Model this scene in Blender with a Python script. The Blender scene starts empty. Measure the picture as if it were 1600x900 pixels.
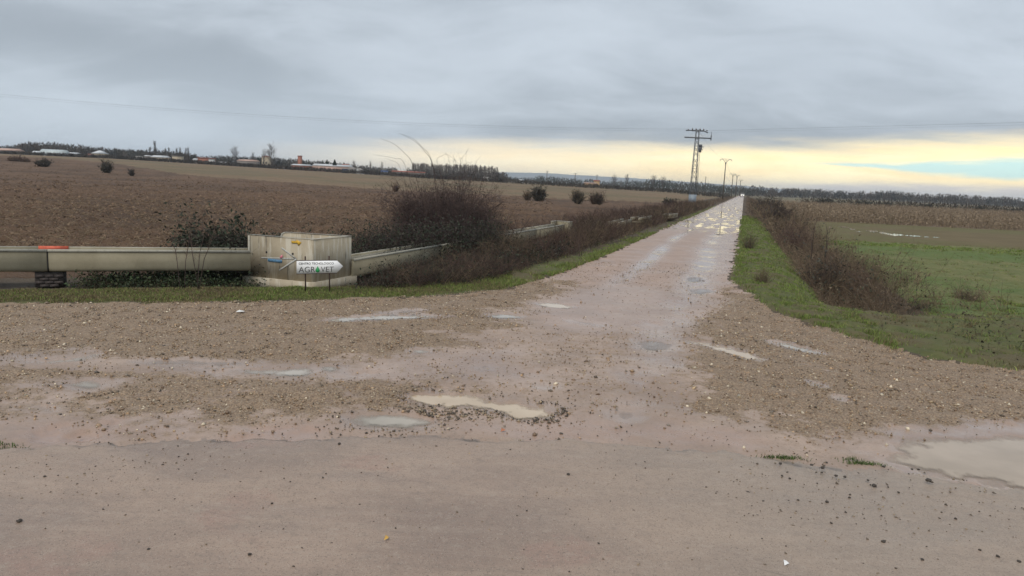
import bpy, math, random
import numpy as np
from mathutils import Vector, Matrix

SC = bpy.context.scene
COL = SC.collection
rng = np.random.default_rng(7)
random.seed(7)

# ------------------------------------------------------------------ camera
CAM_H = 2.4
FPX, PITCH, ROLL = 1150.0, math.radians(8.16), math.atan(.046)
cd = bpy.data.cameras.new('camera')
cam = bpy.data.objects.new('camera', cd); COL.objects.link(cam)
cd.sensor_width = 36.0; cd.lens = 36.0 * FPX / 1600.0
cd.clip_start = .05; cd.clip_end = 20000
cam.location = (0, 0, CAM_H)
cam.rotation_mode = 'QUATERNION'
cam.rotation_quaternion = (Matrix.Rotation(math.pi/2 - PITCH, 3, 'X') @ Matrix.Rotation(ROLL, 3, 'Z')).to_quaternion()
SC.camera = cam
SC.cycles.use_denoising = True

# ------------------------------------------------------------------ colour management
SC.view_settings.view_transform = 'Standard'; SC.view_settings.look = 'None'
SC.view_settings.gamma = 1.0; SC.view_settings.exposure = 0.45
SC.view_settings.use_curve_mapping = False

# ------------------------------------------------------------------ world: overcast with a clear strip low ahead
SUN_EL, SUN_AZ = math.radians(52), math.radians(205)      # azimuth from +Y, clockwise
W = bpy.data.worlds.new('World'); SC.world = W; W.use_nodes = True
nt = W.node_tree; nt.nodes.clear()
class G:
    """small helper that writes shader nodes"""
    def __init__(s, tree): s.t = tree
    def n(s, typ, **kw):
        nd = s.t.nodes.new(typ)
        for k, v in kw.items(): setattr(nd, k, v)
        return nd
    def put(s, sock, v):
        if v is None: return
        if isinstance(v, bpy.types.NodeSocket): s.t.links.new(v, sock)
        elif isinstance(v, (tuple, list)) and len(v) == 3 and sock.type == 'RGBA': sock.default_value = (*v, 1)
        else: sock.default_value = v
    def m(s, op, a, b=None, c=None, clamp=False):
        nd = s.n('ShaderNodeMath', operation=op, use_clamp=clamp)
        for i, v in enumerate((a, b, c)): s.put(nd.inputs[i], v)
        return nd.outputs[0]
    def ss(s, v, lo, hi):
        nd = s.n('ShaderNodeMapRange', interpolation_type='SMOOTHSTEP')
        s.put(nd.inputs[0], v); s.put(nd.inputs[1], lo); s.put(nd.inputs[2], hi)
        nd.inputs[3].default_value = 0; nd.inputs[4].default_value = 1
        return nd.outputs[0]
    def mr(s, v, a, b, c, d):
        nd = s.n('ShaderNodeMapRange')
        s.put(nd.inputs[0], v)
        for i, q in enumerate((a, b, c, d)): s.put(nd.inputs[i+1], q)
        return nd.outputs[0]
    def mix(s, f, a, b, mode='MIX'):
        nd = s.n('ShaderNodeMix', data_type='RGBA', blend_type=mode)
        s.put(nd.inputs[0], f); s.put(nd.inputs[6], a); s.put(nd.inputs[7], b)
        return nd.outputs[2]
    def noise(s, vec, scale, detail=4, rough=.55, dist=0.0):
        nd = s.n('ShaderNodeTexNoise')
        s.put(nd.inputs['Vector'], vec); nd.inputs['Scale'].default_value = scale
        nd.inputs['Detail'].default_value = detail; nd.inputs['Roughness'].default_value = rough
        nd.inputs['Distortion'].default_value = dist
        return nd.outputs[0]
    def voro(s, vec, scale, feature='F1', rand=1.0):
        nd = s.n('ShaderNodeTexVoronoi', feature=feature)
        s.put(nd.inputs['Vector'], vec); nd.inputs['Scale'].default_value = scale
        nd.inputs['Randomness'].default_value = rand
        return nd
    def comb(s, x, y, z):
        nd = s.n('ShaderNodeCombineXYZ')
        for i, v in enumerate((x, y, z)): s.put(nd.inputs[i], v)
        return nd.outputs[0]
    def scalev(s, vec, sc, loc=(0, 0, 0)):
        nd = s.n('ShaderNodeMapping'); s.put(nd.inputs[0], vec)
        nd.inputs['Scale'].default_value = sc; nd.inputs['Location'].default_value = loc
        return nd.outputs[0]
    def attr(s, name, out=2):
        nd = s.n('ShaderNodeAttribute', attribute_name=name); return nd.outputs[out]

g = G(nt)
tc = g.n('ShaderNodeTexCoord')
sep = g.n('ShaderNodeSeparateXYZ'); nt.links.new(tc.outputs['Generated'], sep.inputs[0])
X, Y, Z = sep.outputs
az = g.m('ARCTAN2', X, Y)
zc = g.m('MAXIMUM', Z, 0.0)
den = g.m('ADD', zc, .27)
P = g.comb(g.m('DIVIDE', X, den), g.m('DIVIDE', Y, den), 0.0)
big = g.noise(g.scalev(P, (.55, .75, 1), (3.2, 1.1, 0)), .9, 3, .5, .6)
med = g.noise(g.scalev(P, (.7, 1.1, 1), (8.3, 2.7, 0)), 2.2, 6, .56, .8)
fine = g.noise(g.scalev(P, (.8, 1.2, 1), (1.3, 5.7, 0)), 4.5, 5, .6, .3)
tone = g.m('ADD', g.m('ADD', g.m('MULTIPLY', big, .55), g.m('MULTIPLY', med, .36)), g.m('MULTIPLY', fine, .10))
cloud = g.mix(g.ss(tone, .38, .66), (.288, .326, .368), (.465, .516, .572))
streak = g.noise(g.comb(g.m('MULTIPLY', az, 3.0), g.m('MULTIPLY', Z, 42.0), 1.7), 1.0, 5, .55, .6)
streak2 = g.noise(g.comb(g.m('MULTIPLY', az, 9.0), g.m('MULTIPLY', Z, 60.0), 4.1), 1.0, 5, .6, .4)
azc = g.m('MINIMUM', g.m('MAXIMUM', az, -.5), .8)
etop = g.m('ADD', g.m('MULTIPLY', azc, .040), .049)
e = g.m('SUBTRACT', Z, g.m('ADD', etop, g.m('MULTIPLY', g.m('SUBTRACT', streak, .5), .03)))
azfade = g.m('MULTIPLY', g.ss(az, -.42, -.06), g.m('SUBTRACT', 1.0, g.ss(az, 1.5, 2.4)))
band = g.m('MULTIPLY', g.m('SUBTRACT', 1.0, g.ss(g.m('ADD', e, g.m('MULTIPLY', g.m('SUBTRACT', streak2, .5), .02)), -.020, .014)), azfade)
yel = g.mix(g.ss(streak2, .3, .75), (1.08, .86, .47), (1.16, 1.01, .63))
yel = g.mix(g.ss(az, -.2, .35), g.mix(.5, yel, (.84, .78, .70)), yel)
# cyan opening on the right
ge = g.m('ABSOLUTE', g.m('SUBTRACT', Z, g.m('ADD', .0405, g.m('MULTIPLY', g.m('SUBTRACT', streak, .5), .014))))
gw = g.m('MULTIPLY', g.ss(az, .33, .66), .0135)
gap = g.m('MULTIPLY', g.ss(az, .30, .42), g.m('MULTIPLY', g.ss(g.m('SUBTRACT', gw, g.m('ADD', ge, g.m('MULTIPLY', g.m('SUBTRACT', streak2, .5), .016))), -.003, .004), g.m('SUBTRACT', 1.0, g.ss(az, 1.3, 1.9))))
sky = g.n('ShaderNodeTexSky', sky_type='NISHITA'); sky.sun_disc = False
sky.sun_elevation = SUN_EL; sky.sun_rotation = SUN_AZ
nish = g.mix(1.0, sky.outputs[0], (.1, .1, .1), 'MULTIPLY')
gapcol = g.mix(.25, (.58, .86, .83), nish)
low = g.mix(g.ss(streak2, .35, .7), (.64, .615, .62), (.84, .78, .70))
lowm = g.m('MULTIPLY', g.m('SUBTRACT', 1.0, g.ss(g.m('ADD', Z, g.m('MULTIPLY', g.m('SUBTRACT', streak2, .5), .026)), .014, .025)), g.ss(az, .24, .42))
edge_pale = g.m('MULTIPLY', g.m('SUBTRACT', 1.0, g.ss(Z, .0, .16)), g.m('SUBTRACT', 1.0, g.ss(az, -.35, .15)))
c = g.mix(g.m('MULTIPLY', edge_pale, .55), cloud, (.50, .58, .66))
c = g.mix(band, c, yel)
c = g.mix(g.m('MULTIPLY', lowm, .85), c, low)
c = g.mix(gap, c, gapcol)
c = g.mix(.04, c, nish)
c10 = g.mix(1.0, c, (10, 10, 10), 'MULTIPLY')
bgn = g.n('ShaderNodeBackground'); g.put(bgn.inputs[0], c10); bgn.inputs[1].default_value = .1
wo = g.n('ShaderNodeOutputWorld'); nt.links.new(bgn.outputs[0], wo.inputs[0])
W.cycles.sampling_method = 'MANUAL'; W.cycles.sample_map_resolution = 1024

# ------------------------------------------------------------------ sun behind the cloud
sl = bpy.data.lights.new('sun', 'SUN'); sl.energy = 1.5; sl.angle = math.radians(50); sl.color = (1, .93, .83)
sun = bpy.data.objects.new('sun', sl); COL.objects.link(sun)
sd = Vector((math.sin(SUN_AZ)*math.cos(SUN_EL), math.cos(SUN_AZ)*math.cos(SUN_EL), math.sin(SUN_EL)))
sun.rotation_euler = sd.to_track_quat('Z', 'Y').to_euler()

# ------------------------------------------------------------------ measuring: picture points to places
_F = np.array([0, math.cos(PITCH), -math.sin(PITCH)]); _U0 = np.array([0, math.sin(PITCH), math.cos(PITCH)]); _R0 = np.array([1., 0, 0])
_R = math.cos(ROLL)*_R0 + math.sin(ROLL)*_U0; _U = -math.sin(ROLL)*_R0 + math.cos(ROLL)*_U0
def ray(px, py): return _F + (px-800)/FPX*_R + (450-py)/FPX*_U
def at(px, py, z=0.):
    d = ray(px, py); k = (z-CAM_H)/d[2]; return np.array([d[0]*k, d[1]*k, z])
def aty(px, py, y):
    d = ray(px, py); k = y/d[1]; return np.array([d[0]*k, y, CAM_H + d[2]*k])
def onplane(px, py, p0, nrm):
    d = ray(px, py); o = np.array([0, 0, CAM_H]); k = np.dot(np.array(p0)-o, nrm)/np.dot(d, nrm); return o + d*k

# ------------------------------------------------------------------ numeric noise
_perm = rng.permutation(4096); _perm = np.concatenate([_perm, _perm])
_ang = rng.random(4096)*2*np.pi; _gx, _gy = np.cos(_ang), np.sin(_ang)
def pn(x, y):
    xi = np.floor(x).astype(np.int64); yi = np.floor(y).astype(np.int64)
    xf, yf = x-xi, y-yi
    u = xf*xf*xf*(xf*(xf*6-15)+10); v = yf*yf*yf*(yf*(yf*6-15)+10)
    def gr(ix, iy, dx, dy):
        h = _perm[(_perm[ix & 4095] + iy) & 4095]; return _gx[h]*dx + _gy[h]*dy
    a = gr(xi, yi, xf, yf); b = gr(xi+1, yi, xf-1, yf); c_ = gr(xi, yi+1, xf, yf-1); d = gr(xi+1, yi+1, xf-1, yf-1)
    return 1.45*((a*(1-u)+b*u)*(1-v) + (c_*(1-u)+d*u)*v)
def fbm(x, y, o=4, gain=.5):
    r = np.zeros_like(x); a = 1.0
    for i in range(o):
        r += a*pn(x*2**i + 17.3*i, y*2**i - 9.1*i); a *= gain
    return r
def sst(v, lo, hi):
    k = np.clip((v-lo)/(hi-lo), 0, 1); return k*k*(3-2*k)
def poly_sd(x, y, poly):
    """signed distance to a closed polygon, negative inside"""
    poly = np.asarray(poly, float)[:, :2]; d2 = np.full(x.shape, 1e18); ins = np.zeros(x.shape, bool)
    n = len(poly)
    for i in range(n):
        ax, ay = poly[i]; bx, by = poly[(i+1) % n]
        ex, ey = bx-ax, by-ay; wx, wy = x-ax, y-ay
        k = np.clip((wx*ex+wy*ey)/(ex*ex+ey*ey+1e-12), 0, 1)
        d2 = np.minimum(d2, (wx-ex*k)**2 + (wy-ey*k)**2)
        cnd = ((ay > y) != (by > y))
        with np.errstate(divide='ignore', invalid='ignore'):
            xi = ax + (y-ay)*(bx-ax)/((by-ay) if by != ay else 1e-12)
        ins ^= cnd & (x < xi)
    d = np.sqrt(d2); return np.where(ins, -d, d)
def poly_sd_near(x, y, poly, pad, far=9.):
    """the same, worked out only near the polygon"""
    poly = np.asarray(poly, float)[:, :2]; lo = poly.min(0)-pad; hi = poly.max(0)+pad
    m = (x > lo[0]) & (x < hi[0]) & (y > lo[1]) & (y < hi[1])
    r = np.full(x.shape, far)
    if m.any(): r[m] = poly_sd(x[m], y[m], poly)
    return r

# ------------------------------------------------------------------ mesh building
def mk(name, V, F, mat, parent=None, col=None, attrs=None, smooth=False, kind=None):
    """V (n,3); F list of integer arrays (m,3) or (m,4)"""
    V = np.ascontiguousarray(V, dtype=np.float32)
    if not isinstance(F, list): F = [F]
    F = [np.asarray(f, np.int32) for f in F if len(f)]
    me = bpy.data.meshes.new(name)
    me.vertices.add(len(V)); me.vertices.foreach_set('co', V.ravel())
    li = np.concatenate([f.ravel() for f in F]); tot = np.concatenate([np.full(len(f), f.shape[1], np.int32) for f in F])
    st = np.concatenate([[0], np.cumsum(tot)[:-1]]).astype(np.int32)
    me.loops.add(len(li)); me.loops.foreach_set('vertex_index', li)
    me.polygons.add(len(tot)); me.polygons.foreach_set('loop_start', st)
    if smooth: me.polygons.foreach_set('use_smooth', np.ones(len(tot), bool))
    if col is not None:
        a = me.color_attributes.new('tint', 'FLOAT_COLOR', 'POINT')
        c4 = np.ones((len(V), 4), np.float32); c4[:, :3] = col; a.data.foreach_set('color', c4.ravel())
    for k, v in (attrs or {}).items():
        a = me.attributes.new(k, 'FLOAT', 'POINT'); a.data.foreach_set('value', np.ascontiguousarray(v, dtype=np.float32))
    me.update(calc_edges=True)
    me.materials.append(mat)
    o = bpy.data.objects.new(name, me); COL.objects.link(o)
    if parent is not None: o.parent = parent
    if kind: o['kind'] = kind
    return o

class MB:
    """collects pieces of one mesh; origin is subtracted so that the mesh is local to its thing"""
    def __init__(s, origin=(0, 0, 0)): s.V = []; s.F3 = []; s.F4 = []; s.n = 0; s.o = np.array(origin, float)
    def add(s, V, F):
        V = np.asarray(V, float)
        for f in F: (s.F3 if len(f) == 3 else s.F4).append([i+s.n for i in f])
        s.V.append(V); s.n += len(V); return s
    def box(s, c, size, rz=0., M=None):
        x, y, z = [q/2 for q in size]
        v = np.array([[a, b, d] for d in (-z, z) for a, b in ((-x, -y), (x, -y), (x, y), (-x, y))])
        if M is None: M = np.array([[math.cos(rz), -math.sin(rz), 0], [math.sin(rz), math.cos(rz), 0], [0, 0, 1]])
        return s.add(v @ np.asarray(M).T + np.array(c), [(3,2,1,0),(4,5,6,7),(0,1,5,4),(1,2,6,5),(2,3,7,6),(3,0,4,7)])
    def bar(s, a, b, w, h=None):
        a, b = np.array(a, float), np.array(b, float); d = b-a; L = np.linalg.norm(d); d /= L
        up = np.array([0, 0, 1.]) if abs(d[2]) < .95 else np.array([1., 0, 0])
        sx = np.cross(d, up); sx /= np.linalg.norm(sx); sy = np.cross(sx, d)
        return s.box((a+b)/2, (w, h or w, L), M=np.stack([sx, sy, d], 1))
    def tube(s, pts, rad, k=6, caps=True):
        pts = np.asarray(pts, float); n = len(pts); rad = np.broadcast_to(rad, n)
        vs = []
        for i in range(n):
            d = pts[min(i+1, n-1)] - pts[max(i-1, 0)]; d /= np.linalg.norm(d)+1e-12
            up = np.array([0, 0, 1.]) if abs(d[2]) < .9 else np.array([1., 0, 0])
            sx = np.cross(d, up); sx /= np.linalg.norm(sx); sy = np.cross(sx, d)
            for j in range(k):
                q = 2*math.pi*j/k; vs.append(pts[i] + rad[i]*(math.cos(q)*sx + math.sin(q)*sy))
        F = [(i*k+j, i*k+(j+1) % k, (i+1)*k+(j+1) % k, (i+1)*k+j) for i in range(n-1) for j in range(k)]
        if caps and k in (3, 4): F += [tuple(range(k))[::-1], tuple((n-1)*k+j for j in range(k))]
        elif caps:
            vs += [pts[0], pts[-1]]
            F += [((j+1) % k, j, n*k) for j in range(k)] + [((n-1)*k+j, (n-1)*k+(j+1) % k, n*k+1) for j in range(k)]
        return s.add(vs, F)
    def prism(s, poly, z0, z1):
        """upright prism over a convex-ish outline"""
        p = np.asarray(poly, float); n = len(p)
        v = [(*q[:2], z0) for q in p] + [(*q[:2], z1) for q in p] + [(*p[:, :2].mean(0), z0), (*p[:, :2].mean(0), z1)]
        F = []
        for i in range(n):
            j = (i+1) % n; F += [(i, j, n+j, n+i), (j, i, 2*n), (n+i, n+j, 2*n+1)]
        return s.add(v, F)
    def plate(s, pts, nrm, th):
        """flat plate: outline pts (3-D, in a plane) given thickness th along nrm"""
        p = np.asarray(pts, float); n = len(p); o = np.asarray(nrm, float)*th
        v = list(p) + list(p+o) + [p.mean(0), p.mean(0)+o]; F = []
        for i in range(n):
            j = (i+1) % n; F += [(i, j, n+j, n+i), (j, i, 2*n), (n+i, n+j, 2*n+1)]
        return s.add(v, F)
    def build(s, name, mat, parent=None, smooth=False, kind=None):
        V = np.concatenate(s.V) - s.o
        F = []
        if s.F3: F.append(np.array(s.F3))
        if s.F4: F.append(np.array(s.F4))
        return mk(name, V, F, mat, parent, smooth=smooth, kind=kind)

def tag(o, label, cat, group=None):
    o['label'] = label; o['category'] = cat
    if group: o['group'] = group
    return o
def thing(name, loc, label, cat, group=None, rz=0.):
    o = bpy.data.objects.new(name, None); COL.objects.link(o); o.location = [float(q) for q in loc]; o.rotation_euler = (0, 0, rz)
    o.empty_display_size = .2
    return tag(o, label, cat, group)
def copy_tree(o, parent=None):
    c_ = o.copy(); COL.objects.link(c_)
    if parent is not None: c_.parent = parent
    for ch in o.children: copy_tree(ch, c_)
    return c_

# ------------------------------------------------------------------ materials
MATS = {}
def newmat(name):
    m = bpy.data.materials.new(name); m.use_nodes = True; t = m.node_tree
    b = t.nodes['Principled BSDF']; gg = G(t)
    MATS[name] = m
    return m, gg, b
def simple(name, col, rough=.7, var=.25, scale=8., metal=0., bump=0., spec=.4):
    m, q, b = newmat(name)
    co = q.n('ShaderNodeTexCoord').outputs['Object']
    nz = q.noise(co, scale, 5, .6)
    q.put(b.inputs['Base Color'], q.mix(q.ss(nz, .3, .7), tuple(v*(1-var) for v in col), tuple(min(1, v*(1+var)) for v in col)))
    b.inputs['Roughness'].default_value = rough; b.inputs['Metallic'].default_value = metal
    b.inputs['Specular IOR Level'].default_value = spec
    if bump:
        bp = q.n('ShaderNodeBump'); bp.inputs['Strength'].default_value = bump; bp.inputs['Distance'].default_value = .02
        q.put(bp.inputs['Height'], nz); q.put(b.inputs['Normal'], bp.outputs[0])
    return m
def tinted(name, rough=.8, spec=.25, trans=0.):
    """colour comes from what each piece is (its own tint)"""
    m, q, b = newmat(name)
    q.put(b.inputs['Base Color'], q.attr('tint', 0)); b.inputs['Roughness'].default_value = rough
    b.inputs['Specular IOR Level'].default_value = spec
    return m

# ------------------------------------------------------------------ ground materials (positions in metres)
def geo_pos(q): return q.n('ShaderNodeNewGeometry').outputs['Position']
def bump(q, b, h, strength, dist):
    bp = q.n('ShaderNodeBump'); bp.inputs['Strength'].default_value = strength; bp.inputs['Distance'].default_value = dist
    q.put(bp.inputs['Height'], h); q.put(b.inputs['Normal'], bp.outputs[0])

def mat_dirt():
    m, q, b = newmat('wet_mud_and_gravel'); p = geo_pos(q)
    gr, wet, red = q.attr('gravel'), q.attr('wet'), q.attr('red')
    n1 = q.noise(p, .9, 6, .6); n2 = q.noise(p, 7, 6, .62); n3 = q.noise(p, 45, 4, .7)
    mud = q.mix(q.ss(n1, .32, .68), (.29, .205, .155), (.43, .315, .242))
    mud = q.mix(q.m('MULTIPLY', q.ss(n2, .45, .7), .8), mud, (.335, .24, .178))
    nm_ = q.noise(p, 22, 5, .7); mud = q.mix(q.m('MULTIPLY', q.ss(nm_, .55, .72), .55), mud, (.16, .122, .09)); mud = q.mix(q.m('MULTIPLY', q.ss(nm_, .28, .40), -.35), mud, (.4, .32, .25))
    mud = q.mix(q.m('MULTIPLY', red, .75), mud, (.405, .268, .205))
    v = q.voro(p, 62); v2 = q.voro(p, 120)
    st = q.mix(q.ss(v.outputs[1], 0, 1), (.12, .09, .06), (.36, .28, .195))
    sepc = q.n('ShaderNodeSeparateColor'); q.put(sepc.inputs[0], v.outputs[1])
    st = q.mix(q.ss(sepc.outputs[0], .1, .9), (.105, .070, .045), (.41, .292, .19))
    st = q.mix(q.ss(sepc.outputs[1], .9, .96), st, (.48, .41, .31))
    st = q.mix(q.m('MULTIPLY', q.ss(v.outputs[0], .35, .75), .5), st, (.085, .065, .045))
    brown = q.mix(q.ss(n2, .3, .7), (.215, .14, .082), (.35, .238, .150))
    grav = q.mix(.6, brown, st)
    gm = q.m('MULTIPLY', q.ss(q.m('ADD', gr, q.m('MULTIPLY', q.m('SUBTRACT', n2, .5), 1.5)), .25, .75), 1.0)
    colr = q.mix(gm, mud, grav)
    # sparse dark grit everywhere
    grit = q.m('MULTIPLY', q.ss(n3, .57, .66), q.m('SUBTRACT', 1.0, q.m('MULTIPLY', wet, .8)))
    colr = q.mix(q.m('MULTIPLY', grit, .7), colr, (.10, .077, .056))
    colr = q.mix(q.m('MULTIPLY', wet, .3), colr, q.mix(1.0, colr, (.8, .78, .78), 'MULTIPLY'))
    q.put(b.inputs['Base Color'], colr)
    rg = q.mr(wet, 0, 1, .50, .10)
    rg = q.m('ADD', rg, q.m('MULTIPLY', gm, .18)); rg = q.m('ADD', rg, q.m('MULTIPLY', q.m('SUBTRACT', n2, .5), .25), clamp=True)
    rg = q.m('MAXIMUM', rg, .07)
    q.put(b.inputs['Roughness'], rg); b.inputs['Specular IOR Level'].default_value = .5
    hh = q.m('ADD', q.m('MULTIPLY', n2, .5), q.m('MULTIPLY', q.m('MULTIPLY', v.outputs[0], gm), -.5))
    hh = q.m('ADD', hh, q.m('MULTIPLY', n3, .22))
    hh = q.m('MULTIPLY', hh, q.mr(wet, 0, 1, 1.0, .12))
    bump(q, b, hh, .55, .03)
    return m
def mat_asphalt():
    m, q, b = newmat('wet_asphalt_with_mud_film'); p = geo_pos(q)
    red, wet = q.attr('red'), q.attr('wet'); seam = q.attr('seam')
    n1 = q.noise(q.scalev(p, (.6, 1.3, 1)), .9, 6, .6, .5); n2 = q.noise(p, 9, 6, .65); n3 = q.noise(p, 55, 4, .75); n4 = q.noise(p, 170, 3, .65)
    a = q.mix(q.ss(n1, .3, .7), (.262, .185, .141), (.385, .282, .216))
    sx = q.n('ShaderNodeSeparateXYZ'); q.put(sx.inputs[0], p)
    a = q.mix(q.m('MULTIPLY', q.ss(sx.outputs[0], -.5, 2.5), .5), a, (.335, .268, .208))       # cleaner, greyer lane on the right
    a = q.mix(q.m('MULTIPLY', q.ss(n2, .45, .8), .35), a, (.35, .285, .23))
    rr = q.m('MULTIPLY', q.ss(q.m('ADD', red, q.m('MULTIPLY', q.m('SUBTRACT', q.noise(p, 5, 6, .7), .5), 2.2)), .35, 1.1), .5)
    a = q.mix(rr, a, (.33, .20, .155))
    a = q.mix(q.m('MULTIPLY', q.ss(n3, .54, .66), .6), a, (.11, .09, .072))
    a = q.mix(q.m('MULTIPLY', q.ss(n4, .58, .68), .5), a, (.43, .375, .31))
    gr_ = q.voro(p, 115); sg_ = q.n('ShaderNodeSeparateColor'); q.put(sg_.inputs[0], gr_.outputs[1])
    inn = q.m('SUBTRACT', 1.0, q.ss(gr_.outputs[0], .25, .55))
    a = q.mix(q.m('MULTIPLY', q.m('MULTIPLY', q.m('SUBTRACT', 1.0, q.ss(sg_.outputs[0], .10, .16)), inn), .75), a, (.07, .055, .045))
    a = q.mix(q.m('MULTIPLY', q.m('MULTIPLY', q.ss(sg_.outputs[1], .86, .92), inn), .6), a, (.50, .42, .34))
    pt = q.noise(p, 13, 5, .7); a = q.mix(q.m('MULTIPLY', q.ss(pt, .52, .68), .45), a, (.215, .165, .13)); a = q.mix(q.m('MULTIPLY', q.ss(pt, .46, .34), .35), a, (.40, .325, .26))
    vc = q.voro(q.scalev(p, (.35, 1., 1)), 1.1, 'DISTANCE_TO_EDGE')
    crk = q.m('MULTIPLY', q.m('SUBTRACT', 1.0, q.ss(q.m('ADD', vc.outputs[0], q.m('MULTIPLY', q.m('SUBTRACT', n2, .5), .02)), .0, .006)), q.ss(q.noise(p, .8, 3, .5), .56, .66))
    a = q.mix(q.m('MULTIPLY', crk, .5), a, (.10, .08, .065))
    a = q.mix(q.m('MULTIPLY', seam, q.m('MULTIPLY', q.ss(q.noise(p, 2.5, 4, .6), .42, .56), .75)), a, (.085, .065, .05))
    # faint sweeping tyre smears
    ty = q.noise(q.scalev(p, (.25, 3.4, 1), (2, 5, 0)), 2.2, 5, .65, .8); a = q.mix(q.m('MULTIPLY', q.ss(ty, .52, .66), .16), a, (.20, .16, .125)); a = q.mix(q.m('MULTIPLY', q.ss(ty, .46, .34), .18), a, (.40, .315, .25))
    q.put(b.inputs['Base Color'], a)
    rg = q.m('ADD', q.mr(n1, .32, .68, .30, .58), q.m('MULTIPLY', q.m('SUBTRACT', n2, .5), .3))
    rg = q.m('SUBTRACT', rg, q.m('MULTIPLY', wet, .22)); q.put(b.inputs['Roughness'], q.m('MAXIMUM', rg, .08))
    b.inputs['Specular IOR Level'].default_value = .5
    bump(q, b, q.m('ADD', q.m('MULTIPLY', n3, .5), q.m('MULTIPLY', n4, .5)), .55, .008)
    return m
def mat_soil(name, c1, c2, c3, s1, s2, bs=.6, bd=.05, rough=.85, c4=None, s4=.05, stretch=(1, 1, 1)):
    m, q, b = newmat(name); p = q.scalev(geo_pos(q), stretch)
    n1 = q.noise(p, s1, 6, .62); n2 = q.noise(p, s2, 6, .68); n3 = q.noise(p, s4, 4, .6)
    a = q.mix(q.ss(n1, .3, .7), c1, c2); a = q.mix(q.m('MULTIPLY', q.ss(n2, .5, .75), .7), a, c3)
    if c4 is not None: a = q.mix(q.ss(n3, .42, .62), a, q.mix(.7, a, c4))
    q.put(b.inputs['Base Color'], a); b.inputs['Roughness'].default_value = rough; b.inputs['Specular IOR Level'].default_value = .2
    bump(q, b, q.m('ADD', n1, n2), bs, bd)
    return m
M_dirt = mat_dirt(); M_asph = mat_asphalt()
M_verge = mat_soil('verge_turf', (.08, .095, .034), (.125, .125, .052), (.14, .11, .062), 1.6, 12, c4=(.12, .09, .055), s4=.5)
M_bank = mat_soil('shaded_bank_litter', (.075, .058, .042), (.115, .09, .065), (.15, .115, .08), 2, 16)  # dark litter, with the shade under the brush put into its colour
M_plough = mat_soil('ploughed_soil', (.125, .076, .048), (.19, .12, .077), (.225, .152, .098), 1.1, 7, 1.0, .18, c4=(.085, .058, .042), s4=.07)
M_stub = mat_soil('stubble', (.165, .112, .066), (.215, .15, .09), (.13, .09, .055), .25, 1.5, .7, .12, c4=(.125, .11, .06), s4=.03)
M_mead = mat_soil('meadow_turf', (.13, .155, .055), (.20, .195, .085), (.135, .105, .062), 1.3, 7, .9, .12, c4=(.10, .16, .045), s4=.12)
M_wetf = mat_soil('sodden_field', (.115, .088, .042), (.155, .118, .06), (.105, .078, .042), .3, 2.4, .5, .06, c4=(.12, .115, .045), s4=.06)
M_maiz = mat_soil('maize_ground', (.15, .11, .075), (.20, .15, .105), (.10, .075, .052), .4, 2.2, 1.0, .15)
M_farg = mat_soil('distant_ground', (.17, .135, .09), (.22, .175, .115), (.12, .105, .065), .02, .12, .5, .2, c4=(.11, .11, .06), s4=.008)

def mat_water(name, c1, c2, rough=.03):
    m, q, b = newmat(name); p = geo_pos(q)
    n1 = q.noise(p, 1.8, 4, .5)
    q.put(b.inputs['Base Color'], q.mix(q.ss(n1, .3, .7), c1, c2)); b.inputs['Roughness'].default_value = rough
    b.inputs['IOR'].default_value = 1.33; b.inputs['Specular IOR Level'].default_value = .5
    bump(q, b, q.noise(p, 9, 2, .5), .012, .02)
    q.put(b.inputs['Alpha'], q.mr(q.m('ADD', q.attr('depth'), q.m('MULTIPLY', q.m('SUBTRACT', q.noise(p, 14, 4, .6), .5), .008)), .0, .022, .12, 1.0))
    return m
M_tan = mat_water('tan_muddy_water', (.50, .385, .265), (.58, .46, .33))
M_greyw = mat_water('grey_muddy_water', (.37, .325, .265), (.46, .405, .335))
M_murk = mat_water('brown_murky_water', (.36, .285, .21), (.44, .35, .265))
M_film = mat_water('shallow_clearer_water', (.26, .205, .165), (.33, .265, .215))
M_tint = tinted('tinted_plant', .75, .2)
M_stone = tinted('wet_stone', .38, .5)

# ------------------------------------------------------------------ lie of the land
A_ROAD = .299
SA, CA = math.sin(A_ROAD), math.cos(A_ROAD)
def st_of(x, y): return x*SA + y*CA, x*CA - y*SA          # along the track, to the right of the camera line
def xy_of(s, t): return s*SA + t*CA, s*CA - t*SA
far_s = 3000.
LCH = [(-60, 2), (-20, 9.2), (-8.54, 12.08), (-4.71, 13.38), (-2.06, 14.7), (-.2, 16.4), (.99, 19.2), (2.0, 22.2), (3.02, 25.14), xy_of(36, -4.5), xy_of(far_s, -4.5)]
RCH = [(60, -3), (20, 6.2), (7.51, 10.49), (6.48, 11.16), (5.75, 12.95), (5.36, 15.18), (5.96, 19.9), (8.32, 27.57), xy_of(40, -.15), xy_of(far_s, -.15)]
DIRT = LCH + RCH[::-1] + [(60, -60), (-60, -60)]
EX = np.array([-60, -12, -4.2, -2.77, -.89, .67, 1.74, 2.67, 3.48, 4.45, 12, 60]); EY = np.array([-4, 3.9, 5.85, 6.24, 6.58, 6.70, 6.58, 6.38, 6.25, 6.02, 4.2, -6])
def asph_edge(x): return np.interp(x, EX, EY)
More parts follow.
